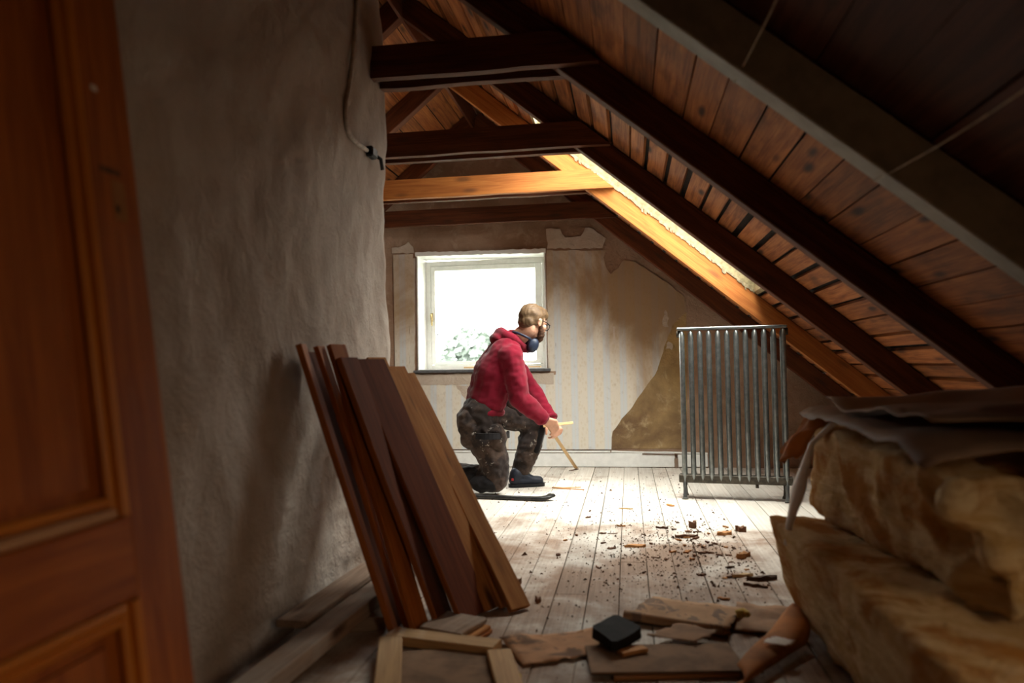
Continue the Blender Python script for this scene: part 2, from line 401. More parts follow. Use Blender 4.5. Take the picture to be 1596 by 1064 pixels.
# ------------------------------------------------------------------ structure: floor
RB, RS = 1.831, 0.83                       # rafter underside: z = RB - RS*x (right slope), mirrored at the ridge x = -1.24
RIDGE = -1.24
def rz(x): return RB - RS * x if x >= RIDGE else RB - RS * (2 * RIDGE - x)
UPV = 1.0 / math.cos(SLOPE)
DEPTH = 0.125                               # rafter depth, square to the slope
floor = box('floor', (-4.9, -2.5, -0.10), (2.6, 6.5, -0.024), M['void']); tag(floor, kind='structure')
xs = [-4.62]
while xs[-1] < -1.2: xs.append(xs[-1] + 0.19)
xs = [x for x in xs if x < -1.05] + [-0.985, -0.771, -0.651, -0.53, -0.408, -0.287, -0.166, -0.049, 0.061, 0.173, 0.284, 0.40, 0.517, 0.635, 0.752, 0.87, 0.99, 1.11, 1.23, 1.35, 1.47, 1.59, 1.71, 1.83, 1.95, 2.07, 2.2]
for i, (a, b) in enumerate(zip(xs, xs[1:])):
    cuts = [-2.45]
    if b > -1.2:
        y = -2.45 + R.uniform(1.2, 3.6)
        if abs(a + 0.287) < 0.01: y = 2.77
        while y < 5.6: cuts.append(y); y += R.uniform(2.2, 3.6)
    cuts.append(6.19)
    for c, d in zip(cuts, cuts[1:]):
        gl, gr = R.choice((0.0008, 0.0012, 0.0026)), R.choice((0.0006, 0.0010, 0.0020))
        dz = R.uniform(-0.002, 0.0)
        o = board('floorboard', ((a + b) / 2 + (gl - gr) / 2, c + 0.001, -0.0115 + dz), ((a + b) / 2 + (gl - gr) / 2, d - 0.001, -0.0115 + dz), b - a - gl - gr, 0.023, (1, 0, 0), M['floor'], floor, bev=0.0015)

# ------------------------------------------------------------------ structure: roof
def roofpoint(x, y, off, left=False):
    z = RB - RS * x + off * UPV
    return V((2 * RIDGE - x if left else x, y, z))
SKX0, SKX1, SKY0, SKY1 = -0.60, 0.845, 4.10, 5.035
NX0, NX1, NY0, NY1 = 1.00, 1.65, -0.10, 0.65          # added roof light, out of view, fills the near door and wall
def slab4(bm, x0, x1, y0, y1, o0, o1, left=False):
    vs = [bm.verts.new(roofpoint(x, y, o, left)) for o in (o0, o1) for x, y in ((x0, y0), (x1, y0), (x1, y1), (x0, y1))]
    for f in ((0, 1, 2, 3), (7, 6, 5, 4), (0, 4, 5, 1), (1, 5, 6, 2), (2, 6, 7, 3), (3, 7, 4, 0)): bm.faces.new([vs[i] for i in f])
bm = bmesh.new(); o0, o1 = DEPTH + 0.03, DEPTH + 0.075
slab4(bm, RIDGE, 2.55, -2.5, NY0, o0, o1); slab4(bm, RIDGE, 2.55, NY1, SKY0, o0, o1); slab4(bm, RIDGE, NX0, NY0, NY1, o0, o1); slab4(bm, NX1, 2.55, NY0, NY1, o0, o1); slab4(bm, RIDGE, 2.55, SKY1, 6.52, o0, o1)
slab4(bm, RIDGE, SKX0, SKY0, SKY1, o0, o1); slab4(bm, SKX1, 2.55, SKY0, SKY1, o0, o1)
slab4(bm, RIDGE, 2.55, -2.5, 6.52, o0, o1, True)
ceiling = link('ceiling', from_bm(bm), M['felt']); tag(ceiling, kind='structure')
def roof_row(x0, x1, y0, y1, left, lift=0.0, mat='roof'):
    a, b = roofpoint((x0 + x1) / 2, y0, DEPTH + 0.012 + lift, left), roofpoint((x0 + x1) / 2, y1, DEPTH + 0.012 + lift, left)
    w = (roofpoint(x1, 0, 0, left) - roofpoint(x0, 0, 0, left))
    board('roof_board', a, b, w.length, 0.022, w, M[mat], ceiling, bev=0.0)
def roof_rows(pitch, y0, y1, left, gap, mat='roof'):
    x = RIDGE + 0.01
    while x < 2.40:
        p = pitch * R.uniform(0.9, 1.1); g = gap * R.uniform(0.4, 1.5)
        a, b = x, min(x + p - g, 2.45)
        lift = R.uniform(0, 0.004)
        hit = (not left) and b > SKX0 and a < SKX1 and y1 > SKY0
        if (not left) and b > NX0 and a < NX1 and y0 < NY0 and y1 > NY1:
            roof_row(a, b, y0, NY0, left, lift, mat); roof_row(a, b, NY1, y1, left, lift, mat)
        elif hit:
            roof_row(a, b, y0, SKY0, left, lift)
            if y1 > SKY1: roof_row(a, b, SKY1, y1, left, lift)
        else: roof_row(a, b, y0, y1, left, lift, mat)
        x += p
YD = 2.945
roof_rows(0.125, -2.45, 1.95, False, 0.003, 'roof_shaded')
roof_rows(0.105, 1.95, YD, False, 0.0042)
roof_rows(0.092, YD, 6.19, False, 0.020)
roof_rows(0.115, -2.45, 3.0, True, 0.004)
roof_rows(0.115, 3.0, 6.19, True, 0.006)

# ------------------------------------------------------------------ structure: walls
HX0, HX1, HZ0, HZ1 = -1.800, -0.672, 0.822, 1.832
gx = 4.75
gable = [(2 * RIDGE - 2.38, -0.1), (2.38, -0.1), (2.38, RB - RS * 2.38 + DEPTH * UPV), (RIDGE, rz(RIDGE) + DEPTH * UPV), (2 * RIDGE - 2.38, RB - RS * 2.38 + DEPTH * UPV)]
def hole_jag():
    return jag([(HX0, HZ0), (HX1, HZ0), (HX1, HZ1 - 0.012), (HX0, HZ1 + 0.012)], 0.004, 0.05, keepset=(0,))
wb = slab_poly('wall_back', gable, M['bare'], 6.2, 0.32, hole=hole_jag()); tag(wb, kind='structure')
# paper and plaster layers left on the gable, each a real skin with torn edges
wp = [(-1.999, 0.145), (-0.15, 0.145), (-0.137, 0.293), (-0.06, 0.40), (0.025, 0.489), (0.133, 0.647), (0.214, 0.751), (0.262, 0.87), (0.297, 0.988), (0.335, 1.08), (0.372, 1.17), (0.44, 1.24), (0.483, 1.28), (0.467, 1.396), (0.335, 1.517), (0.078, 1.697), (-0.02, 1.715), (-0.06, 1.65), (-0.126, 1.60), (-0.165, 1.66), (-0.181, 1.74), (-0.158, 1.80), (-0.66, 1.822), (-0.60, 1.2), (-0.60, 0.77), (-1.87, 0.77), (-1.87, 1.2), (-1.83, 1.84), (-2.009, 1.835)]
slab_poly('wallpaper', jag(wp, 0.006, 0.04, keepset=(0, 27, 28)), M['wallpaper'], 6.190, 0.0098, wb)
slab_poly('wallpaper', jag([(-0.60, 0.80), (-0.60, 1.80), (-0.662, 1.80), (-0.664, 0.80)], 0.003, 0.05), M['wallpaper'], 6.192, 0.0078, wb)
slab_poly('wallpaper', jag([(-1.83, 0.80), (-1.81, 1.80), (-1.87, 1.80), (-1.87, 0.80)], 0.003, 0.05), M['wallpaper'], 6.192, 0.0078, wb)
slab_poly('plaster_patch', jag([(-0.655, 1.835), (-0.19, 1.825), (-0.16, 1.90), (-0.26, 1.985), (-0.33, 2.0), (-0.37, 1.93), (-0.50, 1.925), (-0.54, 2.0), (-0.662, 2.005)], 0.010, 0.035), M['skim'], 6.188, 0.0118, wb)
slab_poly('plaster_patch', jag([(-2.02, 1.85), (-1.82, 1.845), (-1.83, 1.90), (-1.87, 1.945), (-1.93, 1.91), (-2.02, 1.90)], 0.008, 0.03), M['skim'], 6.188, 0.0118, wb)
slab_poly('mould_patch', jag([(-0.149, 0.15), (0.464, 0.15), (0.482, 1.27), (0.44, 1.235), (0.37, 1.165), (0.33, 1.07), (0.29, 0.985), (0.255, 0.87), (0.20, 0.745), (0.125, 0.645), (0.02, 0.485), (-0.065, 0.395), (-0.14, 0.29)], 0.003, 0.06, keepset=(1,)), M['mouldy'], 6.195, 0.0048, wb)
slab_poly('plaster_scar', jag([(-0.115, 1.02), (-0.098, 1.02), (-0.10, 1.165), (-0.118, 1.165)], 0.003, 0.02), M['skim'], 6.186, 0.006, wb)
slab_poly('plaster_scar', jag([(0.29, 1.16), (0.335, 1.15), (0.34, 1.22), (0.315, 1.29), (0.295, 1.23)], 0.010, 0.02), M['skim'], 6.184, 0.008, wb)
slab_poly('plaster_scar', jag([(0.31, 0.97), (0.36, 0.96), (0.365, 1.01), (0.33, 1.03)], 0.008, 0.02), M['skim'], 6.184, 0.008, wb)
slab_poly('plaster_patch', jag([(-1.86, 0.70), (-0.62, 0.69), (-0.62, 0.785), (-1.86, 0.79)], 0.006, 0.05), M['skim'], 6.186, 0.0138, wb)
slab_poly('plaster_patch', jag([(-1.37, 0.56), (-1.30, 0.66), (-1.20, 0.69), (-1.46, 0.69)], 0.008, 0.03), M['skim'], 6.187, 0.004, wb)

# front gable behind the camera
wf = slab_poly('wall_front', gable, M['bare'], -2.5, 0.15); tag(wf, kind='structure')
wl = box('wall_eaves', (2.20, -2.5, -0.1), (2.36, 6.5, 0.18), M['bare']); wl.name = 'wall_right'; tag(wl, kind='structure')
w2 = box('wall_left_eaves', (2 * RIDGE - 2.36, -2.5, -0.1), (2 * RIDGE - 2.20, 6.5, 0.18), M['bare']); w2.name = 'wall_far_left'; tag(w2, kind='structure')

# limewashed masonry partition on the left
def wallx(y, z):
    t = min(1, max(0, (z - 1.1) / 1.1)); t = t * t * (3 - 2 * t)
    x = -1.095 + 0.07 * t
    x += 0.020 * noise.noise(V((y * 1.3, z * 1.1, 4))) + 0.013 * noise.noise(V((y * 4, z * 3.3, 9))) + 0.008 * noise.noise(V((y * 11, z * 9, 2))) + 0.002 * noise.noise(V((y * 30, z * 26, 5)))
    if z < 0.75:   # faint courses of brick under the limewash
        c = (z / 0.085); d = abs(c - round(c)); x -= 0.009 * max(0, 1 - d / 0.16) * min(1, (0.75 - z) * 3) * (0.5 + noise.noise(V((y * 2, z * 4, 7))))
    if y > 2.7 and z < 0.30: x -= 0.02 * max(0, noise.noise(V((y * 9, z * 9, 1)))) 
    return x
def wallend(z):
    t = min(1, max(0, (z - 0.6) / 1.9))
    return 3.35 - 0.36 * t ** 1.25 + 0.014 * noise.noise(V((z * 3.5, 1, 1))) + 0.006 * noise.noise(V((z * 13, 1, 1)))
bm = bmesh.new(); NZ, NY = 150, 190; grid = []
for i in range(NZ + 1):
    z = -0.02 + 2.84 * i / NZ; ye = wallend(z); row = []
    for j in range(NY + 1):
        y = -2.4 + (ye + 2.4) * (1 - (1 - j / NY) ** 1.25)
        x = wallx(y, z); e = max(0, 1 - (ye - y) / 0.03)
        row.append(bm.verts.new((x - 0.018 * e * e, y, z)))
    for k in range(1, 7): row.append(bm.verts.new((wallx(ye, z) - 0.018 - 0.07 * k, ye + 0.004 * noise.noise(V((k, z * 6, 0))) + 0.006 * (k > 0), z)))
    row.append(bm.verts.new((-1.55, -2.4, z))); grid.append(row)
for a, b in zip(grid, grid[1:]):
    n = len(a)
    for k in range(n): bm.faces.new((a[k], a[(k + 1) % n], b[(k + 1) % n], b[k]))
bm.faces.new(grid[0][::-1]); bm.faces.new(grid[-1])
wleft = link('wall_left', from_bm(bm, True), M['limewash']); tag(wleft, kind='structure')

# skirting on the gable
bb = empty('baseboard_back', (0, 6.17, 0), kind='structure')
board('skirting_board', (-2.6, 6.176, 0.062), (0.36, 6.176, 0.062), 0.115, 0.022, (0, 0, 1), M['white_paint'], bb, wob=0.001, segs=8)
board('skirting_board', (0.385, 6.174, 0.055), (0.62, 6.172, 0.060), 0.10, 0.022, (0, 0, 1), M['white_paint'], bb)
board('skirting_cap', (-2.6, 6.172, 0.128), (-0.16, 6.172, 0.130), 0.030, 0.014, (0, 1, 0), M['white_paint'], bb, wob=0.001, segs=6)
board('skirting_cap', (-0.15, 6.174, 0.130), (0.62, 6.174, 0.118), 0.026, 0.012, (0, 1, 0), M['white_paint'], bb, wob=0.002, segs=5)
board('dark_lath', (0.10, 6.158, 0.112), (0.37, 6.158, 0.108), 0.008, 0.006, (0, 0, 1), M['splinter_dark'], bb)
board('skirting_block', (0.372, 6.165, 0.0), (0.372, 6.165, 0.075), 0.03, 0.03, (1, 0, 0), M['timber'], bb)

# ------------------------------------------------------------------ window in the gable
win = empty('window_1', (-1.236, 6.45, 0.82), kind='structure')
WY = 6.445
# white reveal boards lining the opening
box('reveal', (HX0 + 0.001, 6.185, HZ0), (HX0 + 0.014, 6.50, HZ1 - 0.004), M['white_paint'], win, 0.002)
box('reveal', (HX1 - 0.014, 6.185, HZ0), (HX1 - 0.001, 6.50, HZ1 - 0.014), M['white_paint'], win, 0.002)
board('reveal', (HX0 + 0.012, 6.34, HZ1 - 0.010), (HX1 - 0.012, 6.34, HZ1 - 0.024), 0.31, 0.014, (0, 1, 0), M['white_paint'], win)
slab_poly('torn_edge', jag([(HX0 - 0.005, HZ1 - 0.018), (HX1 + 0.005, HZ1 - 0.034), (HX1 + 0.005, HZ1 + 0.004), (HX0 - 0.005, HZ1 + 0.016)], 0.006, 0.03), M['white_paint'], 6.172, 0.012, win)
fx0, fx1, fz0, fz1 = HX0 + 0.014, HX1 - 0.014, HZ0 + 0.01, HZ1 - 0.03
fr = 0.045
box('frame_jamb', (fx0, WY, fz0), (fx0 + fr, WY + 0.06, fz1), M['white_paint'], win, 0.004)
box('frame_jamb', (fx1 - fr, WY, fz0), (fx1, WY + 0.06, fz1), M['white_paint'], win, 0.004)
box('frame_head', (fx0 + fr, WY, fz1 - fr), (fx1 - fr, WY + 0.06, fz1), M['white_paint'], win, 0.004)
box('frame_sill', (fx0 + fr, WY, fz0), (fx1 - fr, WY + 0.06, fz0 + 0.035), M['white_paint'], win, 0.004)
sx0, sx1, sz0, sz1 = fx0 + fr + 0.003, fx1 - fr - 0.003, fz0 + 0.038, fz1 - fr - 0.003
sash = box('sash_stile', (sx0, WY - 0.008, sz0), (sx0 + 0.038, WY + 0.04, sz1), M['white_paint'], win, 0.004)
box('sash_stile', (sx1 - 0.06, WY - 0.008, sz0), (sx1, WY + 0.04, sz1), M['white_paint'], win, 0.004)
box('sash_rail', (sx0 + 0.038, WY - 0.008, sz1 - 0.04), (sx1 - 0.06, WY + 0.04, sz1), M['white_paint'], win, 0.004)
box('sash_rail', (sx0 + 0.038, WY - 0.008, sz0), (sx1 - 0.06, WY + 0.04, sz0 + 0.03), M['white_paint'], win, 0.004)
box('pane', (sx0 + 0.034, WY + 0.014, sz0 + 0.026), (sx1 - 0.056, WY + 0.018, sz1 - 0.036), M['glass'], win)
hx = sx0 + 0.004
hp = box('handle_plate', (hx - 0.010, WY - 0.014, 1.26), (hx + 0.014, WY - 0.008, 1.335), M['brass'], win, 0.002)
tube('window_handle', [(hx + 0.002, WY - 0.014, 1.315), (hx + 0.002, WY - 0.045, 1.315), (hx + 0.006, WY - 0.05, 1.30), (hx + 0.012, WY - 0.05, 1.22)], 0.008, M['brass'], win)
tube('stay_knob', [(sx0 + 0.06, WY - 0.004, 1.14), (sx0 + 0.06, WY - 0.02, 1.14)], 0.008, M['iron'], win)
box('sill_board', (HX0 - 0.03, 6.155, HZ0 - 0.022), (HX1 + 0.03, 6.46, HZ0 + 0.002), M['slate_sill'], win, 0.004)
box('sill_top', (HX0 + 0.016, 6.18, HZ0 + 0.003), (HX1 - 0.016, 6.444, HZ0 + 0.010), M['white_paint'], win, 0.002)
# things lying on the sill
board('wood_scrap', (-1.40, 6.24, 0.842), (-1.25, 6.26, 0.842), 0.05, 0.014, (0, 1, 0), M['splinter_pale'])
tag(bpy.data.objects['wood_scrap'], 'small yellow wood scrap lying on the window sill left of the kneeling person', 'wood scrap')
t = board('paint_scraper', (-0.83, 6.24, 0.840), (-0.73, 6.23, 0.840), 0.035, 0.012, (0, 1, 0), M['splinter_pale'])
tag(t, 'small dark tipped scraper on the window sill right of the kneeling person', 'scraper')
board('blade', (-0.89, 6.245, 0.839), (-0.83, 6.24, 0.840), 0.045, 0.004, (0, 1, 0), M['iron'], None).parent = None
b_ = bpy.data.objects['blade']; mw = b_.matrix_world.copy(); b_.parent = t; b_.matrix_world = mw
b_.matrix_parent_inverse = t.matrix_world.inverted(); b_.matrix_basis = mw

# ------------------------------------------------------------------ skylight
sk = empty('window_2', roofpoint(0.12, 4.57, DEPTH + 0.1), kind='structure')
def sk_board(name, xa, xb, ya, yb, oa, ob, mat):
    bm = bmesh.new(); slab4(bm, xa, xb, ya, yb, oa, ob); c = roofpoint((xa + xb) / 2, (ya + yb) / 2, (oa + ob) / 2)
    for v_ in bm.verts: v_.co -= c
    o = link(name, from_bm(bm), mat); o.location = c; return keep(o, sk)
lo_, hi_ = DEPTH + 0.002, DEPTH + 0.20
sk_board('lining_board', SKX0, SKX1, SKY1 - 0.018, SKY1 + 0.004, lo_, hi_, M['cream'])
sk_board('lining_board', SKX0, SKX1, SKY0 - 0.004, SKY0 + 0.018, lo_, hi_, M['cream'])
sk_board('lining_board', SKX0 - 0.004, SKX0 + 0.018, SKY0 + 0.018, SKY1 - 0.018, lo_, hi_, M['cream'])
sk_board('lining_board', SKX1 - 0.018, SKX1 + 0.004, SKY0 + 0.018, SKY1 - 0.018, lo_, hi_, M['cream'])
sk_board('pane', SKX0 + 0.018, SKX1 - 0.018, SKY0 + 0.018, SKY1 - 0.018, hi_ - 0.03, hi_ - 0.026, M['glass'])
sk3 = empty('fill_roof_light', roofpoint(1.325, 0.275, DEPTH + 0.1), kind='structure')  # unseen roof light, added to brighten the near end
sk, _sk = sk3, sk
for a in ((NX0, NX1, NY0 - 0.004, NY0 + 0.018), (NX0, NX1, NY1 - 0.018, NY1 + 0.004), (NX0 - 0.004, NX0 + 0.018, NY0 + 0.018, NY1 - 0.018), (NX1 - 0.018, NX1 + 0.004, NY0 + 0.018, NY1 - 0.018)):
    sk_board('lining_board', *a, lo_, DEPTH + 0.11, M['cream'])
sk_board('pane', NX0 + 0.018, NX1 - 0.018, NY0 + 0.018, NY1 - 0.018, DEPTH + 0.09, DEPTH + 0.094, M['fill_glass'])
sk = _sk
# ragged paper fringe along the bottom of the far lining
bm = bmesh.new(); x = SKX0
while x < SKX1 - 0.01:
    w_ = R.uniform(0.006, 0.02); h_ = R.uniform(0.002, 0.010) * (2.2 if R.random() < 0.2 else 1)
    slab4(bm, x, min(x + w_, SKX1), SKY1 - 0.0205, SKY1 - 0.0182, lo_ - h_, lo_ + 0.012); x += w_ * R.choice((1, 1, 1.4))
tag(keep(link('torn_paper_fringe', from_bm(bm), M['torn_paper']), sk), kind='stuff')

# ------------------------------------------------------------------ roof trusses
TR = [('A', 6.05, 'dark timber roof truss closest to the striped gable wall'),
      ('B', 5.055, 'timber roof truss lit orange beside the skylight'),
      ('C', 4.05, 'dark timber roof truss on the camera side of the skylight'),
      ('D', 2.95, 'dark timber roof truss between the skylight truss and the grey painted rafter'),
      ('E', 1.95, 'grey painted roof truss rafter with two pale cords hanging from its rafter')]
def rafter(name, y, left, mat, parent, w=0.07, d=DEPTH, xe=2.2):
    def pt(x, o): return roofpoint(x, y, o, left)
    return board(name, pt(RIDGE + 0.012, d / 2), pt(xe, d / 2), w, d, (0, 1, 0), mat, parent, bev=0.004, wob=0.0015, segs=10)
for k, y, lab in TR:
    g = empty('roof_truss', (RIDGE, y, rz(RIDGE)), lab, 'roof truss', 'roof trusses')
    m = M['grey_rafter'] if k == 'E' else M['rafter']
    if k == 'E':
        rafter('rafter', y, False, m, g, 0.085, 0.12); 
        rafter('rafter', y, True, M['rafter'], g)
        continue
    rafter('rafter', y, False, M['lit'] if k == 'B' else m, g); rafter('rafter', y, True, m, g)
    zc = 2.105; hb = 0.135
    for sgn in ((-1, 1) if k != 'A' else (-1,)):
        yc = y + sgn * 0.058
        # right end cut to the slope so that it laps the rafter
        zt, zb = zc + hb / 2, zc - hb / 2
        dv = DEPTH * UPV * 0.92
        xr_b, xr_t = (RB + dv - zb) / RS, (RB + dv - zt) / RS
        if k == 'D' : xr_b, xr_t = xr_b - 0.02, xr_t - 0.02
        xl_b, xl_t = 2 * RIDGE - xr_b, 2 * RIDGE - xr_t
        if k == 'D': xl_b = xl_t = -1.02
        bm = bmesh.new(); L = []
        nseg = 12; rings = []
        for i in range(nseg + 1):
            u = i / nseg; xb, xt = xl_b + (xr_b - xl_b) * u, xl_t + (xr_t - xl_t) * u
            e = 0.003 * R.uniform(-1, 1)
            rings.append([bm.verts.new((xb + 1, -0.021, zb - zc + e)), bm.verts.new((xb + 1, 0.021, zb - zc + e)), bm.verts.new((xt + 1, 0.021, zt - zc)), bm.verts.new((xt + 1, -0.021, zt - zc))])
        for a, b in zip(rings, rings[1:]):
            for q in range(4): bm.faces.new((a[q], a[(q + 1) % 4], b[(q + 1) % 4], b[q]))
        bm.faces.new(rings[0][::-1]); bm.faces.new(rings[-1])
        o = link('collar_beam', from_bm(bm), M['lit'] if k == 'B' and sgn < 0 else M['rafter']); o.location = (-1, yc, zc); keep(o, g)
# ridge board
rb = board('ridge_board', (RIDGE, -2.4, rz(RIDGE) + 0.06), (RIDGE, 6.19, rz(RIDGE) + 0.06), 0.16, 0.02, (0, 0, 1), M['rafter'], None)
tag(rb, 'dark ridge board at the peak where the two roof slopes meet', 'ridge board')

# cords tied under the grey rafter
for (a, b, lab) in (((0.290, 1.985, 1.584), (0.364, 1.51, 1.66), 'pale cord hanging from the grey rafter, the higher and steeper of two'),
                    ((0.627, 1.975, 1.303), (0.759, 1.324, 1.335), 'pale cord tied to the grey rafter, the lower one slanting to the right edge')):
    a, b = V(a), V(b); b2 = b.copy(); b2.z = RB - RS * b.x + DEPTH * UPV - 0.002
    pts = [a + (b2 - a) * u - V((0, 0, 0.012 * math.sin(math.pi * u))) for u in [i / 10 for i in range(11)]]
    tag(tube('cord', pts, 0.0022, M['cord'], None, 6), lab, 'cord', 'cords on the grey rafter')

# cable on the left wall
cp = [(2.69, 2.55), (2.693, 2.28), (2.676, 2.12), (2.652, 1.961), (2.635, 1.86), (2.632, 1.82), (2.64, 1.785), (2.665, 1.764), (2.70, 1.752), (2.741, 1.746), (2.80, 1.742), (2.849, 1.747), (2.90, 1.752)]
ca = empty('wall_cable', (wallx(2.69, 2.0), 2.69, 2.0), 'pale painted cable running down the limewashed wall into a black junction', 'cable')
tube('cable', [(wallx(y, z) + 0.008, y, z) for y, z in cp], 0.009, M['cable'], ca)
bm = bmesh.new(); bbox(bm, (wallx(2.93, 1.755) + 0.012, 2.94, 1.752), (0.035, 0.07, 0.045), None, 0.008)
keep(link('junction_box', from_bm(bm), M['black']), ca)
tube('cable_stub', [(wallx(2.95, 1.755) + 0.012, 2.96, 1.752), (wallx(2.95, 1.755) + 0.03, 3.0, 1.74), (wallx(2.95, 1.755) + 0.03, 3.02, 1.70)], 0.008, M['black'], ca)

# ------------------------------------------------------------------ the old panel door leaning on the wall
def build_door():
    tl = math.atan(0.128); n = V((math.cos(tl), 0, math.sin(tl))); upd = V((-math.sin(tl), 0, math.cos(tl))); sd = V((0, -1, 0))
    org = V((-0.718, 1.204, 0.0)) - n * 0.0
    root = empty('panel_door', org, 'orange pine panel door leaning on the limewashed wall, very near the camera', 'door')
    T, Hd, Wd = 0.042, 2.02, 0.78; z0 = 0.006
    def bar(name, s0, s1, t0, t1, d0, d1, mat, ax='t', bev=0.004):
        c = org + sd * ((s0 + s1) / 2) + upd * ((t0 + t1) / 2) + n * ((d0 + d1) / 2)
        if ax == 't': p0, p1, w, wd = c - upd * ((t1 - t0) / 2), c + upd * ((t1 - t0) / 2), s1 - s0, sd
        else: p0, p1, w, wd = c - sd * ((s1 - s0) / 2), c + sd * ((s1 - s0) / 2), t1 - t0, upd
        return board(name, p0, p1, w, d1 - d0, wd, mat, root, bev=bev)
    sw = 0.118
    bar('stile', 0, sw, z0, Hd, -T, 0, M['door']); bar('stile', Wd - sw, Wd, z0, Hd, -T, 0, M['door'])
    rails = [(z0, 0.20), (0.495, 0.625), (1.90, Hd)]
    for a, b in rails: bar('rail', sw + 0.001, Wd - sw - 0.001, a, b, -T, -0.0005, M['door'], 's')
    for (a, b) in ((0.20, 0.495), (0.625, 1.90)):
        bar('panel', sw + 0.001, Wd - sw - 0.001, a + 0.001, b - 0.001, -T + 0.008, -0.022, M['door'], bev=0.0)
        bar('panel_field', sw + 0.065, Wd - sw - 0.065, a + 0.055, b - 0.055, -0.0215, -0.014, M['door'], bev=0.006)
        for (s0, s1, t0, t1, ax) in ((sw, sw + 0.034, a + 0.002, b - 0.002, 't'), (Wd - sw - 0.034, Wd - sw, a + 0.002, b - 0.002, 't'), (sw + 0.034, Wd - sw - 0.034, a + 0.002, a + 0.036, 's'), (sw + 0.034, Wd - sw - 0.034, b - 0.036, b - 0.002, 's')):
            # ogee moulding: two stepped ribs
            if ax == 't':
                i0, i1 = (s0, s1)
                bar('moulding', s0 + 0.001, s0 + 0.017 if s0 < 0.3 else s1 - 0.001, t0, t1, -0.021, 0.006 if s0 < 0.3 else 0.004, M['door_trim'], 't', 0.005)
                if s0 < 0.3: bar('moulding', s0 + 0.018, s1, t0, t1, -0.021, -0.004, M['door_trim'], 't', 0.005)
            else:
                up_ = t0 < (a + b) / 2
                bar('moulding', s0, s1, t0 if up_ else t0 + 0.018, t0 + 0.016 if up_ else t1, -0.021, 0.005, M['door_dust_glint' if up_ and a > 0.5 else 'door_trim'], 's', 0.005)
                bar('moulding', s0, s1, t0 + 0.017 if up_ else t0, t1 if up_ else t0 + 0.017, -0.021, -0.005, M['door_trim'], 's', 0.005)
    # mortise of the old lock and screw holes on the stile
    def mark(name, s0, t0, w, h, mat): bar(name, s0 - w / 2, s0 + w / 2, t0 - h / 2, t0 + h / 2, -0.004, 0.0012, mat, 't', 0.0)
    mark('lock_plate', 0.070, 1.205, 0.050, 0.010, M['splinter_dark']); mark('bare_wood_patch', 0.055, 1.155, 0.032, 0.07, M['splinter_orange'])
    mark('screw_hole', 0.062, 1.14, 0.010, 0.014, M['black']); mark('paint_fleck', 0.087, 1.345, 0.014, 0.010, M['white_paint'])
build_door()

# ------------------------------------------------------------------ planks leaning on the wall
PL = [((-0.765, 2.385), (-1.062, 2.375, 0.905), 0.13, 0.018, 'plank_red', 'dark plank half hidden behind the two narrow orange ones'),
      ((-0.757, 2.300), (-1.050, 2.262, 0.930), 0.060, 0.020, 'plank_orange', 'leftmost leaning plank, narrow orange board against the wall'),
      ((-0.722, 2.350), (-1.022, 2.345, 0.925), 0.060, 0.018, 'plank_orange', 'narrow orange plank second from the left in the leaning stack'),
      ((-0.668, 2.305), (-0.990, 2.410, 0.930), 0.080, 0.020, 'plank_orange', 'orange plank third from the left, behind the first wide brown one'),
      ((-0.618, 2.410), (-0.955, 2.420, 0.885), 0.150, 0.020, 'plank_red', 'wide brown leaning plank left of the darkest one'),
      ((-0.530, 2.470), (-0.945, 2.600, 0.880), 0.185, 0.020, 'plank_red', 'widest and darkest red brown plank in the middle of the leaning stack'),
      ((-0.560, 2.640), (-1.020, 2.900, 0.890), 0.100, 0.018, 'plank_tan', 'tan plank behind, its end showing above the others near the dark one'),
      ((-0.480, 2.560), (-0.945, 2.830, 0.835), 0.105, 0.018, 'plank_tan', 'tan leaning plank just right of the darkest one'),
      ((-0.432, 2.585), (-0.965, 3.000, 0.850), 0.080, 0.018, 'plank_tan', 'tan leaning plank second from the right of the stack'),
      ((-0.388, 2.555), (-0.950, 3.080, 0.820), 0.085, 0.022, 'plank_tan', 'rightmost leaning plank, pale tan with a knot at mid height')]
for (b, tp, w, t, m, lab) in PL:
    p0 = V((b[0], b[1], 0.0)); p1 = V(tp); L = (p1 - p0); wd = L.cross(V((0, 0, 1))).normalized(); wd = wd if wd.y > 0 else -wd; wd = wd - L.normalized() * wd.dot(L.normalized())
    n_ = L.normalized().cross(wd.normalized())
    p0.z += abs(n_.z) * t / 2 + abs(wd.normalized().z) * w / 2 + 0.002
    o = board('plank', p0, p1, w, t, wd, M[m], None, bev=0.0025, wob=0.0015, segs=6)
    if m == 'plank_red':                      # sawn edges left bare of varnish
        o.data.materials.append(M['plank_orange'])
        for f in o.data.polygons:
            if abs(f.normal.y) > 0.6: f.material_index = 1
    tag(o, lab, 'plank', 'planks leaning on the wall')

# timbers on the floor by the wall
def floor_board(name, a, b, w, t, z, mat, lab, cat, group=None, z1=None, wob=0.001):
    o = board(name, (a[0], a[1], z + t / 2), (b[0], b[1], (z if z1 is None else z1) + t / 2), w, t, V((b[1] - a[1], a[0] - b[0], 0)), mat, None, 0.003, wob, 6)
    return tag(o, lab, cat, group)
floor_board('timber', (-0.93, 1.55), (-0.865, 2.80), 0.085, 0.05, 0.045, M['timber'], 'long dusty timber lying along the foot of the limewashed wall', 'timber', 'timbers on the floor', 0.045)
floor_board('timber', (-1.02, 2.12), (-0.985, 2.95), 0.10, 0.022, 0.072, M['timber'], 'flat dusty board between the long timber and the wall', 'timber', 'timbers on the floor', 0.072)
floor_board('timber', (-0.945, 2.30), (-0.80, 2.345), 0.045, 0.045, 0.0, M['timber'], 'short bearer block under the long timber, its end showing', 'timber', 'timbers on the floor')
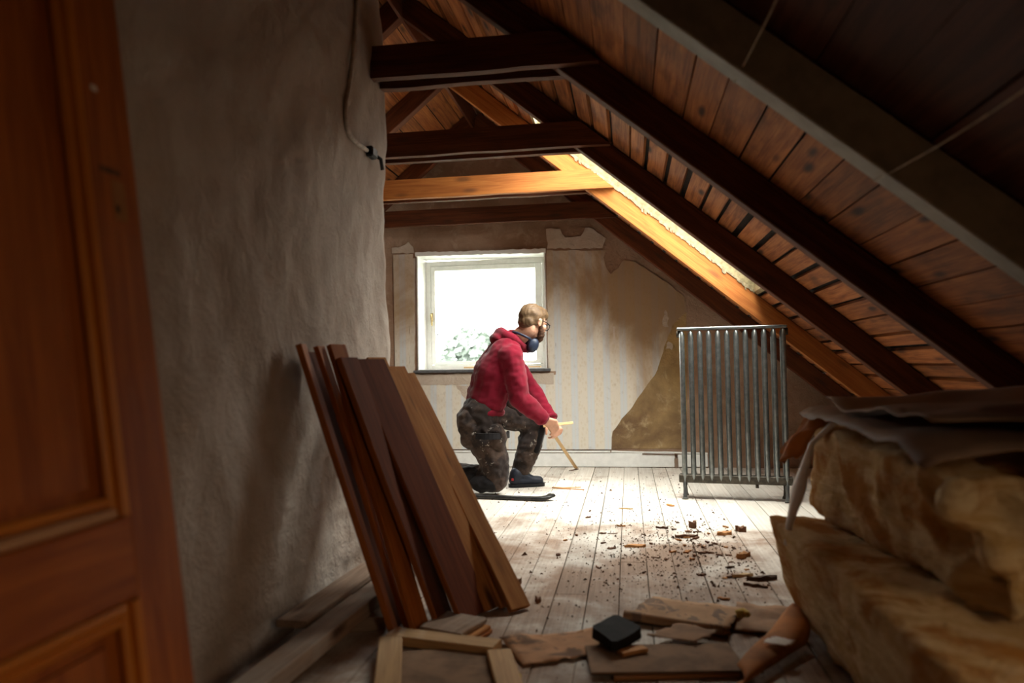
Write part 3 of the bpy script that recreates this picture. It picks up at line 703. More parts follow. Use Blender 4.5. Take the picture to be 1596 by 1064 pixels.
floor_board('timber', (-1.05, 2.70), (-0.82, 2.74), 0.045, 0.045, 0.0, M['timber'], 'second bearer block under the far end of the long timber', 'timber', 'timbers on the floor')
floor_board('timber', (-1.06, 1.72), (-0.86, 1.75), 0.045, 0.045, 0.0, M['timber'], 'bearer block under the near end of the long timber', 'timber', 'timbers on the floor')
# offcuts at the foot of the planks
for a, b, w, t, z, m, lab in (((-0.570, 2.228), (-0.520, 2.370), 0.16, 0.012, 0.0, 'plank_orange', 'bottom offcut of the small board stack, orange edged'),
                              ((-0.575, 2.226), (-0.522, 2.366), 0.155, 0.012, 0.0125, 'plank_tan', 'middle offcut of the small board stack at the plank feet'),
                              ((-0.590, 2.240), (-0.538, 2.385), 0.155, 0.016, 0.025, 'timber', 'top offcut of the small board stack, dusty brown face up')):
    floor_board('offcut', a, b, w, t, z, M[m], lab, 'offcut', 'offcuts stacked by the planks')

# pale mitred frame lying in the foreground
fr_ = empty('cabinet_door', (-0.55, 2.0, 0), 'pale pine framed cabinet door lying flat in the foreground, dark panel inset', 'cabinet door')
F0, F1, F2, F3 = V((-0.742, 2.225, 0)), V((-0.397, 2.160, 0)), V((-0.247, 1.66, 0)), V((-0.592, 1.725, 0))
def fbar(name, a, b, w, mat, z=0.022, t=0.03):
    board(name, (a.x, a.y, z), (b.x, b.y, z), w, t, (b - a).cross(V((0, 0, 1))), mat, fr_, 0.003)
cx = (F0 + F1 + F2 + F3) / 4
ins = lambda p, k: p + (cx - p) * k
fbar('rail', F0, F1, 0.075, M['pale_pine'], 0.022)
fbar('stile', F0 + (F3 - F0) * 0.085, F3 - (F3 - F0) * 0.085, 0.07, M['pale_pine'], 0.0215)
fbar('stile', F1 + (F2 - F1) * 0.085, F2 - (F2 - F1) * 0.085, 0.07, M['pale_pine'], 0.0215)
fbar('rail', F3, F2, 0.075, M['pale_pine'], 0.022)
pm = [(F0 + F1) / 2 + (F3 - F0) * 0.08, (F3 + F2) / 2 - (F3 - F0) * 0.08]
fbar('panel', pm[0], pm[1], 0.29, M['hardboard'], 0.012, 0.012)

# ------------------------------------------------------------------ papers and litter in the foreground
tag(sheet('printed_paper', [(-0.41, 2.27), (-0.02, 2.43), (-0.135, 2.17), (-0.31, 2.085)], M['print_paper'], loc=(0, 0, 0.004), seed=3), 'torn brown paper with a faded print left of the black slate', 'paper', 'papers on the floor')
sl = empty('hardboard_sheet', (0.08, 2.17, 0), 'dusty brown hardboard sheet lying under the black slate', 'board')
floor_board('hardboard_panel', (-0.13, 2.13), (0.29, 2.19), 0.20, 0.006, 0.011, M['hardboard'], None, None, z1=0.013); keep(bpy.data.objects['hardboard_panel'], sl)
floor_board('batten', (-0.055, 2.035), (0.28, 2.10), 0.02, 0.010, 0.0, M['splinter_orange'], None, None); keep(bpy.data.objects['batten'], sl)
# folded newspaper: three layers
nwp = empty('newspaper', (0.17, 2.54, 0), 'folded yellowed newspaper lying on the boards beyond the black slate', 'newspaper', 'papers on the floor')
C4 = [(-0.035, 2.50), (0.072, 2.70), (0.372, 2.61), (0.28, 2.385)]
for k, z in enumerate((0.002, 0.010, 0.018)):
    e = 0.006 * k
    sheet('paper_layer', [(a + R.uniform(-e, e), b + R.uniform(-e, e)) for a, b in C4], M['news'], 0.0015, nwp, 0.008, (0, 0, z), 10, seed=k * 5)
bm = bmesh.new(); tube_bm(bm, [(C4[0][0] + (C4[3][0] - C4[0][0]) * u, C4[0][1] + (C4[3][1] - C4[0][1]) * u, 0.020) for u in (0.02, 0.25, 0.5, 0.75, 0.98)], 0.016, 10)
keep(link('fold', from_bm(bm, True), M['news']), nwp)
tag(sheet('loose_paper', [(0.30, 2.44), (0.36, 2.70), (0.55, 2.66), (0.50, 2.38)], M['old_paper'], loc=(0, 0, 0.003), seed=8, wave=0.01), 'crumpled brown paper sheet right of the folded newspaper', 'paper', 'papers on the floor')
tag(sheet('loose_paper', [(0.04, 2.30), (0.13, 2.40), (0.26, 2.36), (0.18, 2.26)], M['old_paper'], loc=(0, 0, 0.026), seed=11, wave=0.006), 'small brown paper scrap on the hardboard right of the slate', 'paper', 'papers on the floor')
tag(sheet('loose_paper', [(0.36, 2.20), (0.40, 2.245), (0.455, 2.225), (0.42, 2.18)], M['plastic'], loc=(0, 0, 0.055), seed=12, wave=0.004), 'small pale paper flake on the orange tarred paper', 'paper', 'papers on the floor')
# black slate
bm = bmesh.new(); pts = [(-0.130, 2.255), (-0.052, 2.365), (0.028, 2.262), (-0.055, 2.150)]
tb, tt_ = [], []
for i, (a, b) in enumerate(pts):
    n2 = pts[(i + 1) % 4]
    for u in (0.08, 0.36, 0.64, 0.92):
        px, py = a + (n2[0] - a) * u + R.uniform(-0.003, 0.003), b + (n2[1] - b) * u + R.uniform(-0.003, 0.003)
        tilt = 0.012 * (py - 2.15) / 0.2
        tb.append(bm.verts.new((px, py, 0.030 + tilt * 0.3))); tt_.append(bm.verts.new((px + (0.0 + -0.05 - px) * 0.03, py + (2.258 - py) * 0.03, 0.056 + tilt)))
bm.faces.new(tb[::-1]); bm.faces.new(tt_)
for i in range(len(tb)): j = (i + 1) % len(tb); bm.faces.new((tb[i], tb[j], tt_[j], tt_[i]))
tag(link('slate', from_bm(bm), M['slate']), 'black slate block lying on the brown papers in the foreground', 'slate')
tag(floor_board('wood_scrap', (-0.04, 2.155), (0.03, 2.20), 0.035, 0.012, 0.019, M['splinter_orange'], None, None), 'orange wood scrap tucked under the black slate', 'wood scrap')
# tufts of yellow wool
def lump(name, c, r, mat, seed, lab=None, cat=None, group=None, sq=(1, 1, 0.6), parent=None, amp=0.35, sub=3):
    bm = bmesh.new(); bmesh.ops.create_icosphere(bm, subdivisions=sub, radius=1.0)
    for v_ in bm.verts:
        k = 1 + amp * noise.noise(v_.co * 1.7 + V((seed, 0, 0))) + amp * 0.5 * noise.noise(v_.co * 4 + V((0, seed, 0)))
        v_.co = V((v_.co.x * sq[0], v_.co.y * sq[1], v_.co.z * sq[2])) * r * k
    zmin = min(v_.co.z for v_ in bm.verts)
    o = link(name, from_bm(bm, True), mat); o.location = (c[0], c[1], c[2] - zmin)
    if lab: tag(o, lab, cat, group)
    if parent is not None: keep(o, parent)
    return o
lump('wool_tuft', (0.345, 2.47, 0.034), 0.022, M['foam'], 1, 'yellow wool tuft at the right end of the folded newspaper', 'wool tuft', 'wool tufts on the floor')
lump('wool_tuft', (-0.325, 1.985, 0.0), 0.022, M['foam'], 5, 'yellow wool tuft at the bottom edge right of the pale frame', 'wool tuft', 'wool tufts on the floor')
# curled tarred paper in front of the wool batts
def curl_sheet(name, mat, fn, nu, nv, t=0.003):
    bm = bmesh.new(); g = {}
    for l in (0, 1):
        for i in range(nu + 1):
            for j in range(nv + 1):
                p = fn(i / nu, j / nv); p = V(p)
                if l:
                    e = 1e-3; a = V(fn(min(1, i / nu + e), j / nv)) - V(fn(max(0, i / nu - e), j / nv)); b = V(fn(i / nu, min(1, j / nv + e))) - V(fn(i / nu, max(0, j / nv - e)))
                    n_ = a.cross(b); p = p + (n_.normalized() if n_.length > 0 else V((0, 0, 1))) * t
                g[l, i, j] = bm.verts.new(p)
    for i in range(nu):
        for j in range(nv):
            bm.faces.new((g[0, i, j], g[0, i + 1, j], g[0, i + 1, j + 1], g[0, i, j + 1])); bm.faces.new((g[1, i, j + 1], g[1, i + 1, j + 1], g[1, i + 1, j], g[1, i, j]))
    for i in range(nu):
        for a, b in (((i, 0), (i + 1, 0)), ((i, nv), (i + 1, nv))): bm.faces.new((g[0, a[0], a[1]], g[0, b[0], b[1]], g[1, b[0], b[1]], g[1, a[0], a[1]]))
    for j in range(nv):
        for a, b in (((0, j), (0, j + 1)), ((nu, j), (nu, j + 1))): bm.faces.new((g[0, a[0], a[1]], g[0, b[0], b[1]], g[1, b[0], b[1]], g[1, a[0], a[1]]))
    return link(name, from_bm(bm, True), mat)
def tar(u, v):
    a = -0.2 + 2.3 * v; x = 0.24 + 0.24 * u + 0.02 * math.sin(v * 4); y = 2.06 + 0.40 * u - 0.14 * math.cos(a) * (0.5 + 0.6 * u)
    z = 0.012 + (0.020 + 0.035 * u) * max(0, math.sin(a)) * (1 + 0.15 * math.sin(u * 9))
    return (x + 0.05 * v, y, z)
tag(curl_sheet('tarred_paper', M['kraft_orange'], tar, 14, 14), 'curled orange tarred paper lying against the lower wool batt', 'paper')

# ------------------------------------------------------------------ glass wool batts
def batt(name, corner, nx, ny, nz, mat, seed, amp, lab, cat='insulation', tear=0.0):
    """corner(u,v,w)->point; rough skinned block"""
    bm = bmesh.new(); idx = {}
    def vert(i, j, k):
        if (i, j, k) in idx: return idx[i, j, k]
        p = V(corner(i / nx, j / ny, k / nz)); c = V(corner(0.5, 0.5, 0.5))
        u, v, w = 2 * i / nx - 1, 2 * j / ny - 1, 2 * k / nz - 1
        d = V((u ** 5, v ** 5, w ** 5)); d = d.normalized() if d.length > 0 else V((0, 0, 1))
        q = p * 5
        h = amp * (noise.noise(q + V((seed, 0, 0))) + 0.6 * noise.noise(q * 2.7) + 0.35 * noise.noise(V((q.x * 6, q.y * 6, q.z * 14))))
        rnd = (u ** 8 + v ** 8 + w ** 8 - 1) * 0.018
        if tear and v < -0.5: h += tear * (-(0.5 + v) * 2) * (noise.noise(q * 1.6 + V((5, 5, seed))) + 0.7 * noise.noise(q * 3.5)) 
        p = p + d * (h - max(0, rnd))
        p.z = max(p.z, 0.002) if k == 0 else p.z
        idx[i, j, k] = bm.verts.new(p); return idx[i, j, k]
    for k in range(nz):
        for i in range(nx):
            bm.faces.new((vert(i, 0, k), vert(i + 1, 0, k), vert(i + 1, 0, k + 1), vert(i, 0, k + 1))); bm.faces.new((vert(i + 1, ny, k), vert(i, ny, k), vert(i, ny, k + 1), vert(i + 1, ny, k + 1)))
        for j in range(ny):
            bm.faces.new((vert(0, j + 1, k), vert(0, j, k), vert(0, j, k + 1), vert(0, j + 1, k + 1))); bm.faces.new((vert(nx, j, k), vert(nx, j + 1, k), vert(nx, j + 1, k + 1), vert(nx, j, k + 1)))
    for i in range(nx):
        for j in range(ny):
            bm.faces.new((vert(i, j, nz), vert(i + 1, j, nz), vert(i + 1, j + 1, nz), vert(i, j + 1, nz))); bm.faces.new((vert(i, j + 1, 0), vert(i + 1, j + 1, 0), vert(i + 1, j, 0), vert(i, j, 0)))
    o = link(name, from_bm(bm, True), mat); return tag(o, lab, cat, 'glass wool batts')
def low(u, v, w):
    x = 0.560 - 0.03 * v - 0.09 * w + 0.03 * (1 - v) + u * (0.80 + 0.04 * w); y = 1.02 + v * (1.63 - 0.02 * w); z = 0.002 + w * (0.350 - 0.05 * u)
    return (x, y, z)
batt('wool_batt', low, 26, 50, 14, M['wool'], 3.0, 0.017, 'lower glass wool batt lying on the floorboards')
def hig(u, v, w):
    x = 0.575 + 0.03 * w + 0.11 * (1 - v) * (1 - w) + 0.02 * (1 - v) + u * 0.78; y = 1.52 + v * 1.10 + 0.10 * (1 - v) * w; z = 0.342 + w * (0.308 - 0.03 * (1 - v)) 
    return (x, y, z)
ub = batt('wool_batt', hig, 26, 40, 14, M['wool'], 9.0, 0.020, 'upper glass wool batt under the brown paper sheet', tear=0.13)
def kraft(u, v):
    x = 0.565 + 0.86 * u; y = 1.55 + 1.05 * v
    z = 0.690 + 0.016 * noise.noise(V((x * 6, y * 5, 0))) + 0.010 * noise.noise(V((x * 15, y * 12, 4))) + 0.02 * u
    if v < 0.10: z -= (0.10 - v) * 0.30; y += 0.0
    if u < 0.05: z -= (0.05 - u) * 0.4
    return (x, y, z)
pk = curl_sheet('paper_facing', M['kraft'], kraft, 26, 22); pk.parent = ub; tag(pk, 'brown kraft paper facing on top')
def kraft2(u, v):
    x = 0.60 + 0.80 * u; y = 1.60 + (0.80 + 0.1 * math.sin(u * 6)) * v
    return (x, y, 0.722 + 0.02 * noise.noise(V((x * 5, y * 7, 9))) + 0.045 * u * v + 0.012 * math.sin(v * 7))
pk = curl_sheet('paper_facing', M['kraft'], kraft2, 22, 20); pk.parent = ub
def flap(u, v):
    x = 0.60 - 0.10 * v + 0.02 * math.sin(u * 8); y = 2.60 - 0.16 * u + 0.02 * v; z = 0.665 - 0.17 * v ** 1.3 * (0.75 + 0.5 * noise.noise(V((u * 4, 2, 2)))) + 0.01 * math.sin(v * 9 + u * 4)
    return (x, y, z)
pk = curl_sheet('torn_flap', M['kraft_orange'], flap, 8, 10); pk.parent = ub; tag(pk, 'torn orange paper flap at the corner')
def strip(u, v):
    # milky strip hanging from the upper batt over the lower one
    path = [(0.66, 2.28, 0.685), (0.60, 2.32, 0.665), (0.545, 2.36, 0.60), (0.525, 2.38, 0.52), (0.500, 2.37, 0.44), (0.472, 2.35, 0.36), (0.458, 2.33, 0.30)]
    k = v * (len(path) - 1); i = min(int(k), len(path) - 2); f = k - i; p = V(path[i]) * (1 - f) + V(path[i + 1]) * f
    w = 0.030 * (1.3 - 0.8 * abs(math.sin(v * 5)))
    return p + V((0.35, -0.9, 0.0)) * w * (u - 0.5) * 2 + V((-0.006, 0, 0)) * math.sin(u * 3.1)
pk = curl_sheet('plastic_strip', M['plastic'], strip, 5, 18, 0.0015); pk.parent = ub; tag(pk, 'milky plastic strip hanging down')

# ------------------------------------------------------------------ radiator
def build_radiator():
    root = empty('radiator', (0.66, 4.79, 0), 'tall grey ribbed cast iron radiator standing on the pale floorboards', 'radiator')
    L = V((0.345, 4.835, 0)); Rr = V((0.942, 4.745, 0)); ax = (Rr - L).normalized(); dp = V((0.098, 0.995, 0))   # dp: away from the camera
    n = 12
    def column(off, parent, p, r1, z0, z1):
        bm = bmesh.new(); seg = 12; rings = []
        prof = [(z0, 0.25), (z0 + 0.012, 0.75), (z0 + 0.05, 1.0), (z1 - 0.05, 1.0), (z1 - 0.014, 0.75), (z1, 0.3)]
        for z, k in prof:
            rings.append([bm.verts.new(p + dp * off + ax * (math.cos(t) * (0.0165 if off < 0 else 0.012) * k) + dp * (math.sin(t) * r1 * k) + V((0, 0, z))) for t in [2 * math.pi * q / seg for q in range(seg)]])
        for a, b in zip(rings, rings[1:]):
            for q in range(seg): bm.faces.new((a[q], a[(q + 1) % seg], b[(q + 1) % seg], b[q]))
        bm.faces.new(rings[0][::-1]); bm.faces.new(rings[-1]); return bm
    for i in range(n):
        p = L + (Rr - L) * (i / (n - 1)) + ax * 0.0
        z0, z1 = 0.10, 1.055
        a = link('section', from_bm(column(-0.045, root, p, 0.026, z0, z1), True), M['radiator']); keep(a, root)
        c = link('rear_column', from_bm(column(0.045, root, p, 0.016, z0, z1), True), M['radiator'])
        c.parent = a; c.matrix_parent_inverse = Matrix.Translation(root.location).inverted() @ Matrix() if False else Matrix()
        c.matrix_parent_inverse = a.matrix_world.inverted() if False else Matrix()
        # hubs front to back
        for z in (1.02, 0.135):
            bm = bmesh.new(); bbox(bm, p + V((0, 0, z)), (0.03, 0.10, 0.045), frame_of(ax, dp), 0.008)
            h = link('hub', from_bm(bm, True), M['radiator']); h.parent = a
    def rod(name, z, off, w, h, mat, e0=0.02, e1=0.02):
        bm = bmesh.new(); c = (L + Rr) / 2 + dp * off + V((0, 0, z)); bbox(bm, c, ((Rr - L).length + e0 + e1, w, h), frame_of(ax, dp), 0.004)
        keep(link(name, from_bm(bm), mat), root)
    rod('top_bar', 1.066, 0.0, 0.125, 0.016, M['radiator'], 0.025, 0.03)
    rod('bottom_header', 0.125, -0.035, 0.06, 0.050, M['radiator_dark'], 0.035, 0.035)
    for s_, q in ((-1, L), (1, Rr)):
        tube('end_cap', [q + ax * s_ * 0.012 + V((0, 0, 1.035)), q + ax * s_ * 0.034 + V((0, 0, 1.035))], 0.022, M['radiator_dark'], root, 12)
        for o_ in (-0.05, 0.05):
            b0 = q + dp * o_
            pts = [b0 + V((0, 0, 0.14)), b0 + V((0, 0, 0.06)) + dp * (0.006 if o_ > 0 else -0.006), b0 + V((0, 0, 0.02)) + dp * (0.018 if o_ > 0 else -0.018), b0 + dp * (0.028 if o_ > 0 else -0.028) + V((0, 0, 0.0))]
            tube('foot', pts, 0.014, M['radiator'] if o_ < 0 else M['radiator_dark'], root, 8, [0.016, 0.011, 0.013, 0.020])
    tube('drain_plug', [(L + Rr) / 2 + ax * 0.13 + dp * -0.03 + V((0, 0, 0.10)), (L + Rr) / 2 + ax * 0.13 + dp * -0.03 + V((0, 0, 0.075))], 0.010, M['radiator_dark'], root, 6)
build_radiator()

# ------------------------------------------------------------------ the kneeling person
def capsule(bm, a, b, r0, r1, seg=14):
    a, b = V(a), V(b); d = b - a; L = d.length; x = d.normalized() if L > 1e-6 else V((0, 0, 1)); u = x.orthogonal().normalized(); w = x.cross(u); rings = []
    prof = [(-r0 * math.cos(t), r0 * math.sin(t)) for t in (0.35, 0.75, 1.15)] + [(0, r0), (L, r1)] + [(L + r1 * math.sin(t), r1 * math.cos(t)) for t in (0.42, 0.82, 1.22)]
    for s_, r in prof: rings.append([bm.verts.new(a + x * s_ + (u * math.cos(t) + w * math.sin(t)) * r) for t in [2 * math.pi * q / seg for q in range(seg)]])
    for p, q in zip(rings, rings[1:]):
        for k in range(seg): bm.faces.new((p[k], p[(k + 1) % seg], q[(k + 1) % seg], q[k]))
    bm.faces.new(rings[0][::-1]); bm.faces.new(rings[-1])
def ell(bm, c, r, rot=None, sub=3):
    m = Matrix.Translation(c) @ (rot.to_4x4() if rot is not None else Matrix()) @ Matrix.Diagonal((r[0], r[1], r[2], 1))
    bmesh.ops.create_icosphere(bm, subdivisions=sub, radius=1.0, matrix=m)
def remesh(name, bm, voxel, mat, parent, smooth=4, wrinkle=None, sf=0.5):
    me = from_bm(bm); o = bpy.data.objects.new('tmp', me); COL.objects.link(o)
    md = o.modifiers.new('r', 'REMESH'); md.mode = 'VOXEL'; md.voxel_size = voxel; md.use_smooth_shade = True
    if smooth: ms = o.modifiers.new('s', 'SMOOTH'); ms.iterations = smooth; ms.factor = sf
    dg = bpy.context.evaluated_depsgraph_get(); ev = o.evaluated_get(dg); m2 = bpy.data.meshes.new_from_object(ev)
    bpy.data.objects.remove(o); bpy.data.meshes.remove(me); m2.materials.clear()
    if wrinkle:
        nn = [v_.normal.copy() for v_ in m2.vertices]
        for v_, n_ in zip(m2.vertices, nn): v_.co += n_ * wrinkle(v_.co)
    for p in m2.polygons: p.use_smooth = True
    r = link(name, m2, mat)
    if parent is not None: keep(r, parent)
    return r
def build_person():
    root = empty('person', (-0.95, 4.98, 0), 'kneeling bearded person in red hooded sweatshirt and dark work trousers holding wooden laths', 'person')
    h = V((0.94, 0.34, 0)); lat = V((0.34, -0.94, 0)); Z = V((0, 0, 1))
    hipR, kneeR, ankR = V((-0.985, 4.89, 0.52)), V((-0.893, 4.865, 0.092)), V((-1.27, 4.96, 0.115))
    hipL, kneeL, ankL = V((-0.995, 5.11, 0.53)), V((-0.655, 5.21, 0.455)), V((-0.757, 5.19, 0.10))
    Wst, Ch, Tb, Nk = V((-0.972, 4.99, 0.62)), V((-0.905, 4.99, 0.82)), V((-0.835, 4.99, 0.945)), V((-0.745, 4.985, 1.035))
    sR, eR, wR = V((-0.765, 4.835, 0.915)), V((-0.715, 4.83, 0.645)), V((-0.565, 4.93, 0.490))
    sL, eL, wL = V((-0.85, 5.145, 0.93)), V((-0.68, 5.24, 0.68)), V((-0.530, 5.10, 0.480))
    # head frame: looking along the lath, away and down
    F = V((0.62, 0.72, -0.30)).normalized(); Rg = F.cross(Z).normalized(); U = Rg.cross(F); HR = Matrix((F, -Rg, U)).transposed()
    hc = V((-0.632, 4.985, 1.143))
    def H(f, r, u): return hc + F * f + Rg * r + U * u
    # one continuous body
    bm = bmesh.new()
    capsule(bm, Wst, Ch, 0.105, 0.115); capsule(bm, Ch, Tb, 0.115, 0.10); capsule(bm, Tb, Nk, 0.09, 0.062); capsule(bm, Nk, H(-0.025, 0, -0.05), 0.060, 0.058)
    capsule(bm, hipR, hipL, 0.10, 0.10); capsule(bm, (hipR + hipL) / 2, Wst, 0.11, 0.10)
    capsule(bm, Tb + lat * 0.12, sR, 0.07, 0.055); capsule(bm, sR, eR, 0.052, 0.040); capsule(bm, eR, wR, 0.040, 0.027)
    capsule(bm, Tb - lat * 0.12, sL, 0.07, 0.055); capsule(bm, sL, eL, 0.052, 0.040); capsule(bm, eL, wL, 0.040, 0.027)
    for a, b, c in ((hipR, kneeR, ankR), (hipL, kneeL, ankL)): capsule(bm, a, b, 0.085, 0.058); capsule(bm, b, c, 0.056, 0.038)
    capsule(bm, ankR, V((-1.335, 4.975, 0.045)), 0.034, 0.03); capsule(bm, ankL - V((0.01, 0, 0.03)), V((-0.68, 5.21, 0.045)), 0.030, 0.022)
    # head
    ell(bm, H(-0.012, 0, 0.028), (0.096, 0.076, 0.088), HR); ell(bm, H(0.030, 0, -0.035), (0.058, 0.056, 0.075), HR); ell(bm, H(0.055, 0, -0.080), (0.034, 0.036, 0.030), HR)
    ell(bm, H(0.078, 0, 0.020), (0.020, 0.052, 0.016), HR)                           # brow
    capsule(bm, H(0.088, 0, 0.010), H(0.110, 0, -0.024), 0.009, 0.013)                # nose
    for s_ in (-1, 1):
        ell(bm, H(0.066, s_ * 0.040, -0.020), (0.022, 0.022, 0.018), HR)              # cheek
        ell(bm, H(-0.006, s_ * 0.078, -0.008), (0.017, 0.007, 0.030), HR)             # ear
        ell(bm, H(-0.010, s_ * 0.083, 0.006), (0.015, 0.006, 0.014), HR)
    ell(bm, H(0.086, 0, -0.046), (0.010, 0.022, 0.006), HR); ell(bm, H(0.085, 0, -0.056), (0.010, 0.019, 0.006), HR)   # lips
    # hands: palm, four unequal bent fingers, thumb from the side of the palm
    def hand(w, d, side, back, lens, curl):
        d = d.normalized(); side = (side - d * side.dot(d)).normalized(); nrm = back
        pc = w + d * 0.045
        for k in (-0.026, -0.009, 0.009, 0.026): capsule(bm, w + d * 0.012 + side * k * 0.7, w + d * 0.085 + side * k, 0.015, 0.0125, 10)
        for k, L in zip((-0.030, -0.010, 0.010, 0.030), lens):
            p = w + d * 0.088 + side * k; ang = 0.35; q = p
            for i, fr2 in enumerate((0.45, 0.32, 0.23)):
                ang += curl * (0.8 + 0.2 * i); dirn = d * math.cos(ang) - nrm * math.sin(ang); q2 = q + dirn * L * fr2
                capsule(bm, q, q2, 0.0098 - 0.0008 * i, 0.0092 - 0.0010 * i, 10); q = q2
        t0 = w + d * 0.025 + side * -0.030 - nrm * 0.004; t1 = t0 + (d * 0.6 - side * 0.75 - nrm * 0.45).normalized() * 0.040; t2 = t1 + (d * 0.9 + side * 0.1 - nrm * 0.65).normalized() * 0.034
        capsule(bm, t0, t1, 0.0145, 0.012, 10); capsule(bm, t1, t2, 0.0115, 0.009, 10)
    bR = V((0.25, -0.85, 0.46)).normalized()
    hand(wR + V((0.005, 0.005, -0.005)), V((0.58, 0.42, -0.48)), V((-0.2, 0.55, -0.8)), V((0.35, -0.45, 0.6)).normalized(), (0.070, 0.078, 0.073, 0.058), 0.62)
    hand(wL + V((0.005, -0.01, -0.01)), V((0.45, -0.35, -0.72)), V((0.6, 0.5, 0.2)), V((0.75, -0.2, 0.45)).normalized(), (0.070, 0.078, 0.073, 0.058), 0.62)
    remesh('body', bm, 0.0052, M['skin'], root, 3)
    # red sweatshirt
    bm = bmesh.new()
    capsule(bm, Wst + lat * 0.075 + V((0, 0, -0.01)), Ch + lat * 0.09, 0.128, 0.132); capsule(bm, Wst - lat * 0.075 + V((0, 0, -0.01)), Ch - lat * 0.09, 0.128, 0.132)
    capsule(bm, Ch + lat * 0.09, Tb + lat * 0.085, 0.132, 0.112); capsule(bm, Ch - lat * 0.09, Tb - lat * 0.085, 0.132, 0.112)
    capsule(bm, Wst, Ch, 0.13, 0.135); capsule(bm, Tb, Nk + V((-0.02, 0, -0.015)), 0.11, 0.080)
    capsule(bm, Tb + lat * 0.10, sR, 0.095, 0.080); capsule(bm, sR, eR, 0.088, 0.072); capsule(bm, eR, wR - (wR - eR).normalized() * 0.02, 0.072, 0.052)
    capsule(bm, Tb - lat * 0.10, sL, 0.095, 0.080); capsule(bm, sL, eL, 0.080, 0.062); capsule(bm, eL, wL - (wL - eL).normalized() * 0.02, 0.062, 0.044)
    def wr(p):
        return 0.011 * noise.noise(V((p.x * 9 + p.z * 5, p.y * 8, p.z * 13))) + 0.006 * noise.noise(V((p.x * 22, p.y * 20, p.z * 34)))
    sw = remesh('sweatshirt', bm, 0.009, M['red'], root, 5, wr)
    def sub(o): o.parent = sw; o.matrix_parent_inverse = Matrix(); return o
    # hem and cuffs
    def ring(name, c, ax, a, b, r, mat, parent_sw=True):
        x = a[0]; pts = [c + a[1] * (a[0] * math.cos(t)) + b[1] * (b[0] * math.sin(t)) for t in [2 * math.pi * k / 28 for k in range(28)]]
        bm = bmesh.new(); tube_bm(bm, pts, r, 10, None, True); o = link(name, from_bm(bm, True), mat); return sub(o)
    ring('hem', V((-0.985, 4.99, 0.540)), Z, (0.118, (h + V((0, 0, -0.05))).normalized()), (0.186, lat), 0.026, M['red'])
    for nm, w, e in (('cuff', wR, eR), ('cuff', wL, eL)):
        d = (w - e).normalized(); u = d.orthogonal().normalized(); q = d.cross(u)
        ring(nm, w - d * 0.006, d, (0.036, u), (0.036, q), 0.0135, M['red'])
    # hood lying on the shoulders
    bm = bmesh.new(); hood_c = Nk + V((-0.020, 0.0, -0.020)); td = V((0.55, 0.18, 0.75)).normalized(); side = lat; fwd = side.cross(td).normalized()
    pts = []
    for k in range(25):
        t = math.pi * 2 * k / 24; rr = 0.105 + 0.012 * math.cos(t)
        pts.append((t, hood_c + side * (0.100 * math.sin(t)) + fwd * (0.090 * math.cos(t))))
    for (t0, a), (t1, b) in zip(pts, pts[1:]):
        bk = max(0, math.cos(t0) * (1 if fwd.dot(h) < 0 else -1)); r_ = 0.025 + 0.018 * bk; capsule(bm, a - td * 0.012 * bk - (fwd if fwd.dot(h) > 0 else -fwd) * 0.02 * bk, b - td * 0.012 * bk - (fwd if fwd.dot(h) > 0 else -fwd) * 0.02 * bk, r_, r_, 10)
    bk_ = -fwd if fwd.dot(h) > 0 else fwd
    ell(bm, hood_c + bk_ * 0.105 - td * 0.060, (0.05, 0.095, 0.050), Matrix((h, lat * -1, Z)).transposed())
    sub(remesh('hood', bm, 0.008, M['red'], None, 4, lambda p: 0.007 * noise.noise(p * 17)))
    # work trousers
    bm = bmesh.new()
    capsule(bm, hipR + V((-0.01, 0, 0.02)), hipL + V((-0.01, 0, 0.02)), 0.125, 0.125); capsule(bm, (hipR + hipL) / 2 + V((-0.01, 0, 0.0)), V((-0.985, 4.99, 0.575)), 0.125, 0.125)
    capsule(bm, hipR + V((-0.055, 0.0, -0.03)), kneeR + V((-0.03, 0, 0.17)), 0.115, 0.095); capsule(bm, hipR + V((0.015, 0, -0.02)), kneeR + V((0.0, 0, 0.14)), 0.110, 0.098); capsule(bm, kneeR + V((0.0, 0, 0.14)), kneeR + V((0.0, 0, 0.0)), 0.100, 0.086)
    capsule(bm, kneeR + V((-0.02, 0.005, 0.0)), ankR + V((0.05, -0.01, 0.01)), 0.084, 0.078)
    capsule(bm, hipL, kneeL, 0.115, 0.082); capsule(bm, kneeL, kneeL + (ankL - kneeL) * 0.5, 0.082, 0.088); capsule(bm, kneeL + (ankL - kneeL) * 0.5, ankL + V((0, 0, 0.020)), 0.088, 0.070)
    def wt(p): return 0.010 * noise.noise(V((p.x * 13, p.y * 13, p.z * 22))) + 0.006 * noise.noise(p * 34)
    tr = remesh('work_trousers', bm, 0.008, M['work'], root, 4, wt)
    def subt(o): o.parent = tr; o.matrix_parent_inverse = Matrix(); return o
    # holster pocket, thigh strap, knee pads, tool pocket on the far thigh
    bm = bmesh.new(); ell(bm, hipR + V((-0.065, -0.075, -0.055)), (0.075, 0.055, 0.115)); ell(bm, hipR + V((-0.075, -0.06, -0.15)), (0.055, 0.05, 0.07)); subt(remesh('holster_pocket', bm, 0.008, M['work'], None, 3, wt))
    bm = bmesh.new(); ell(bm, V((-0.870, 4.806, 0.375)), (0.072, 0.040, 0.100)); subt(remesh('cargo_pocket', bm, 0.008, M['work'], None, 3, wt))
    bm = bmesh.new(); cc = V((-0.920, 4.868, 0.392)); g2 = []
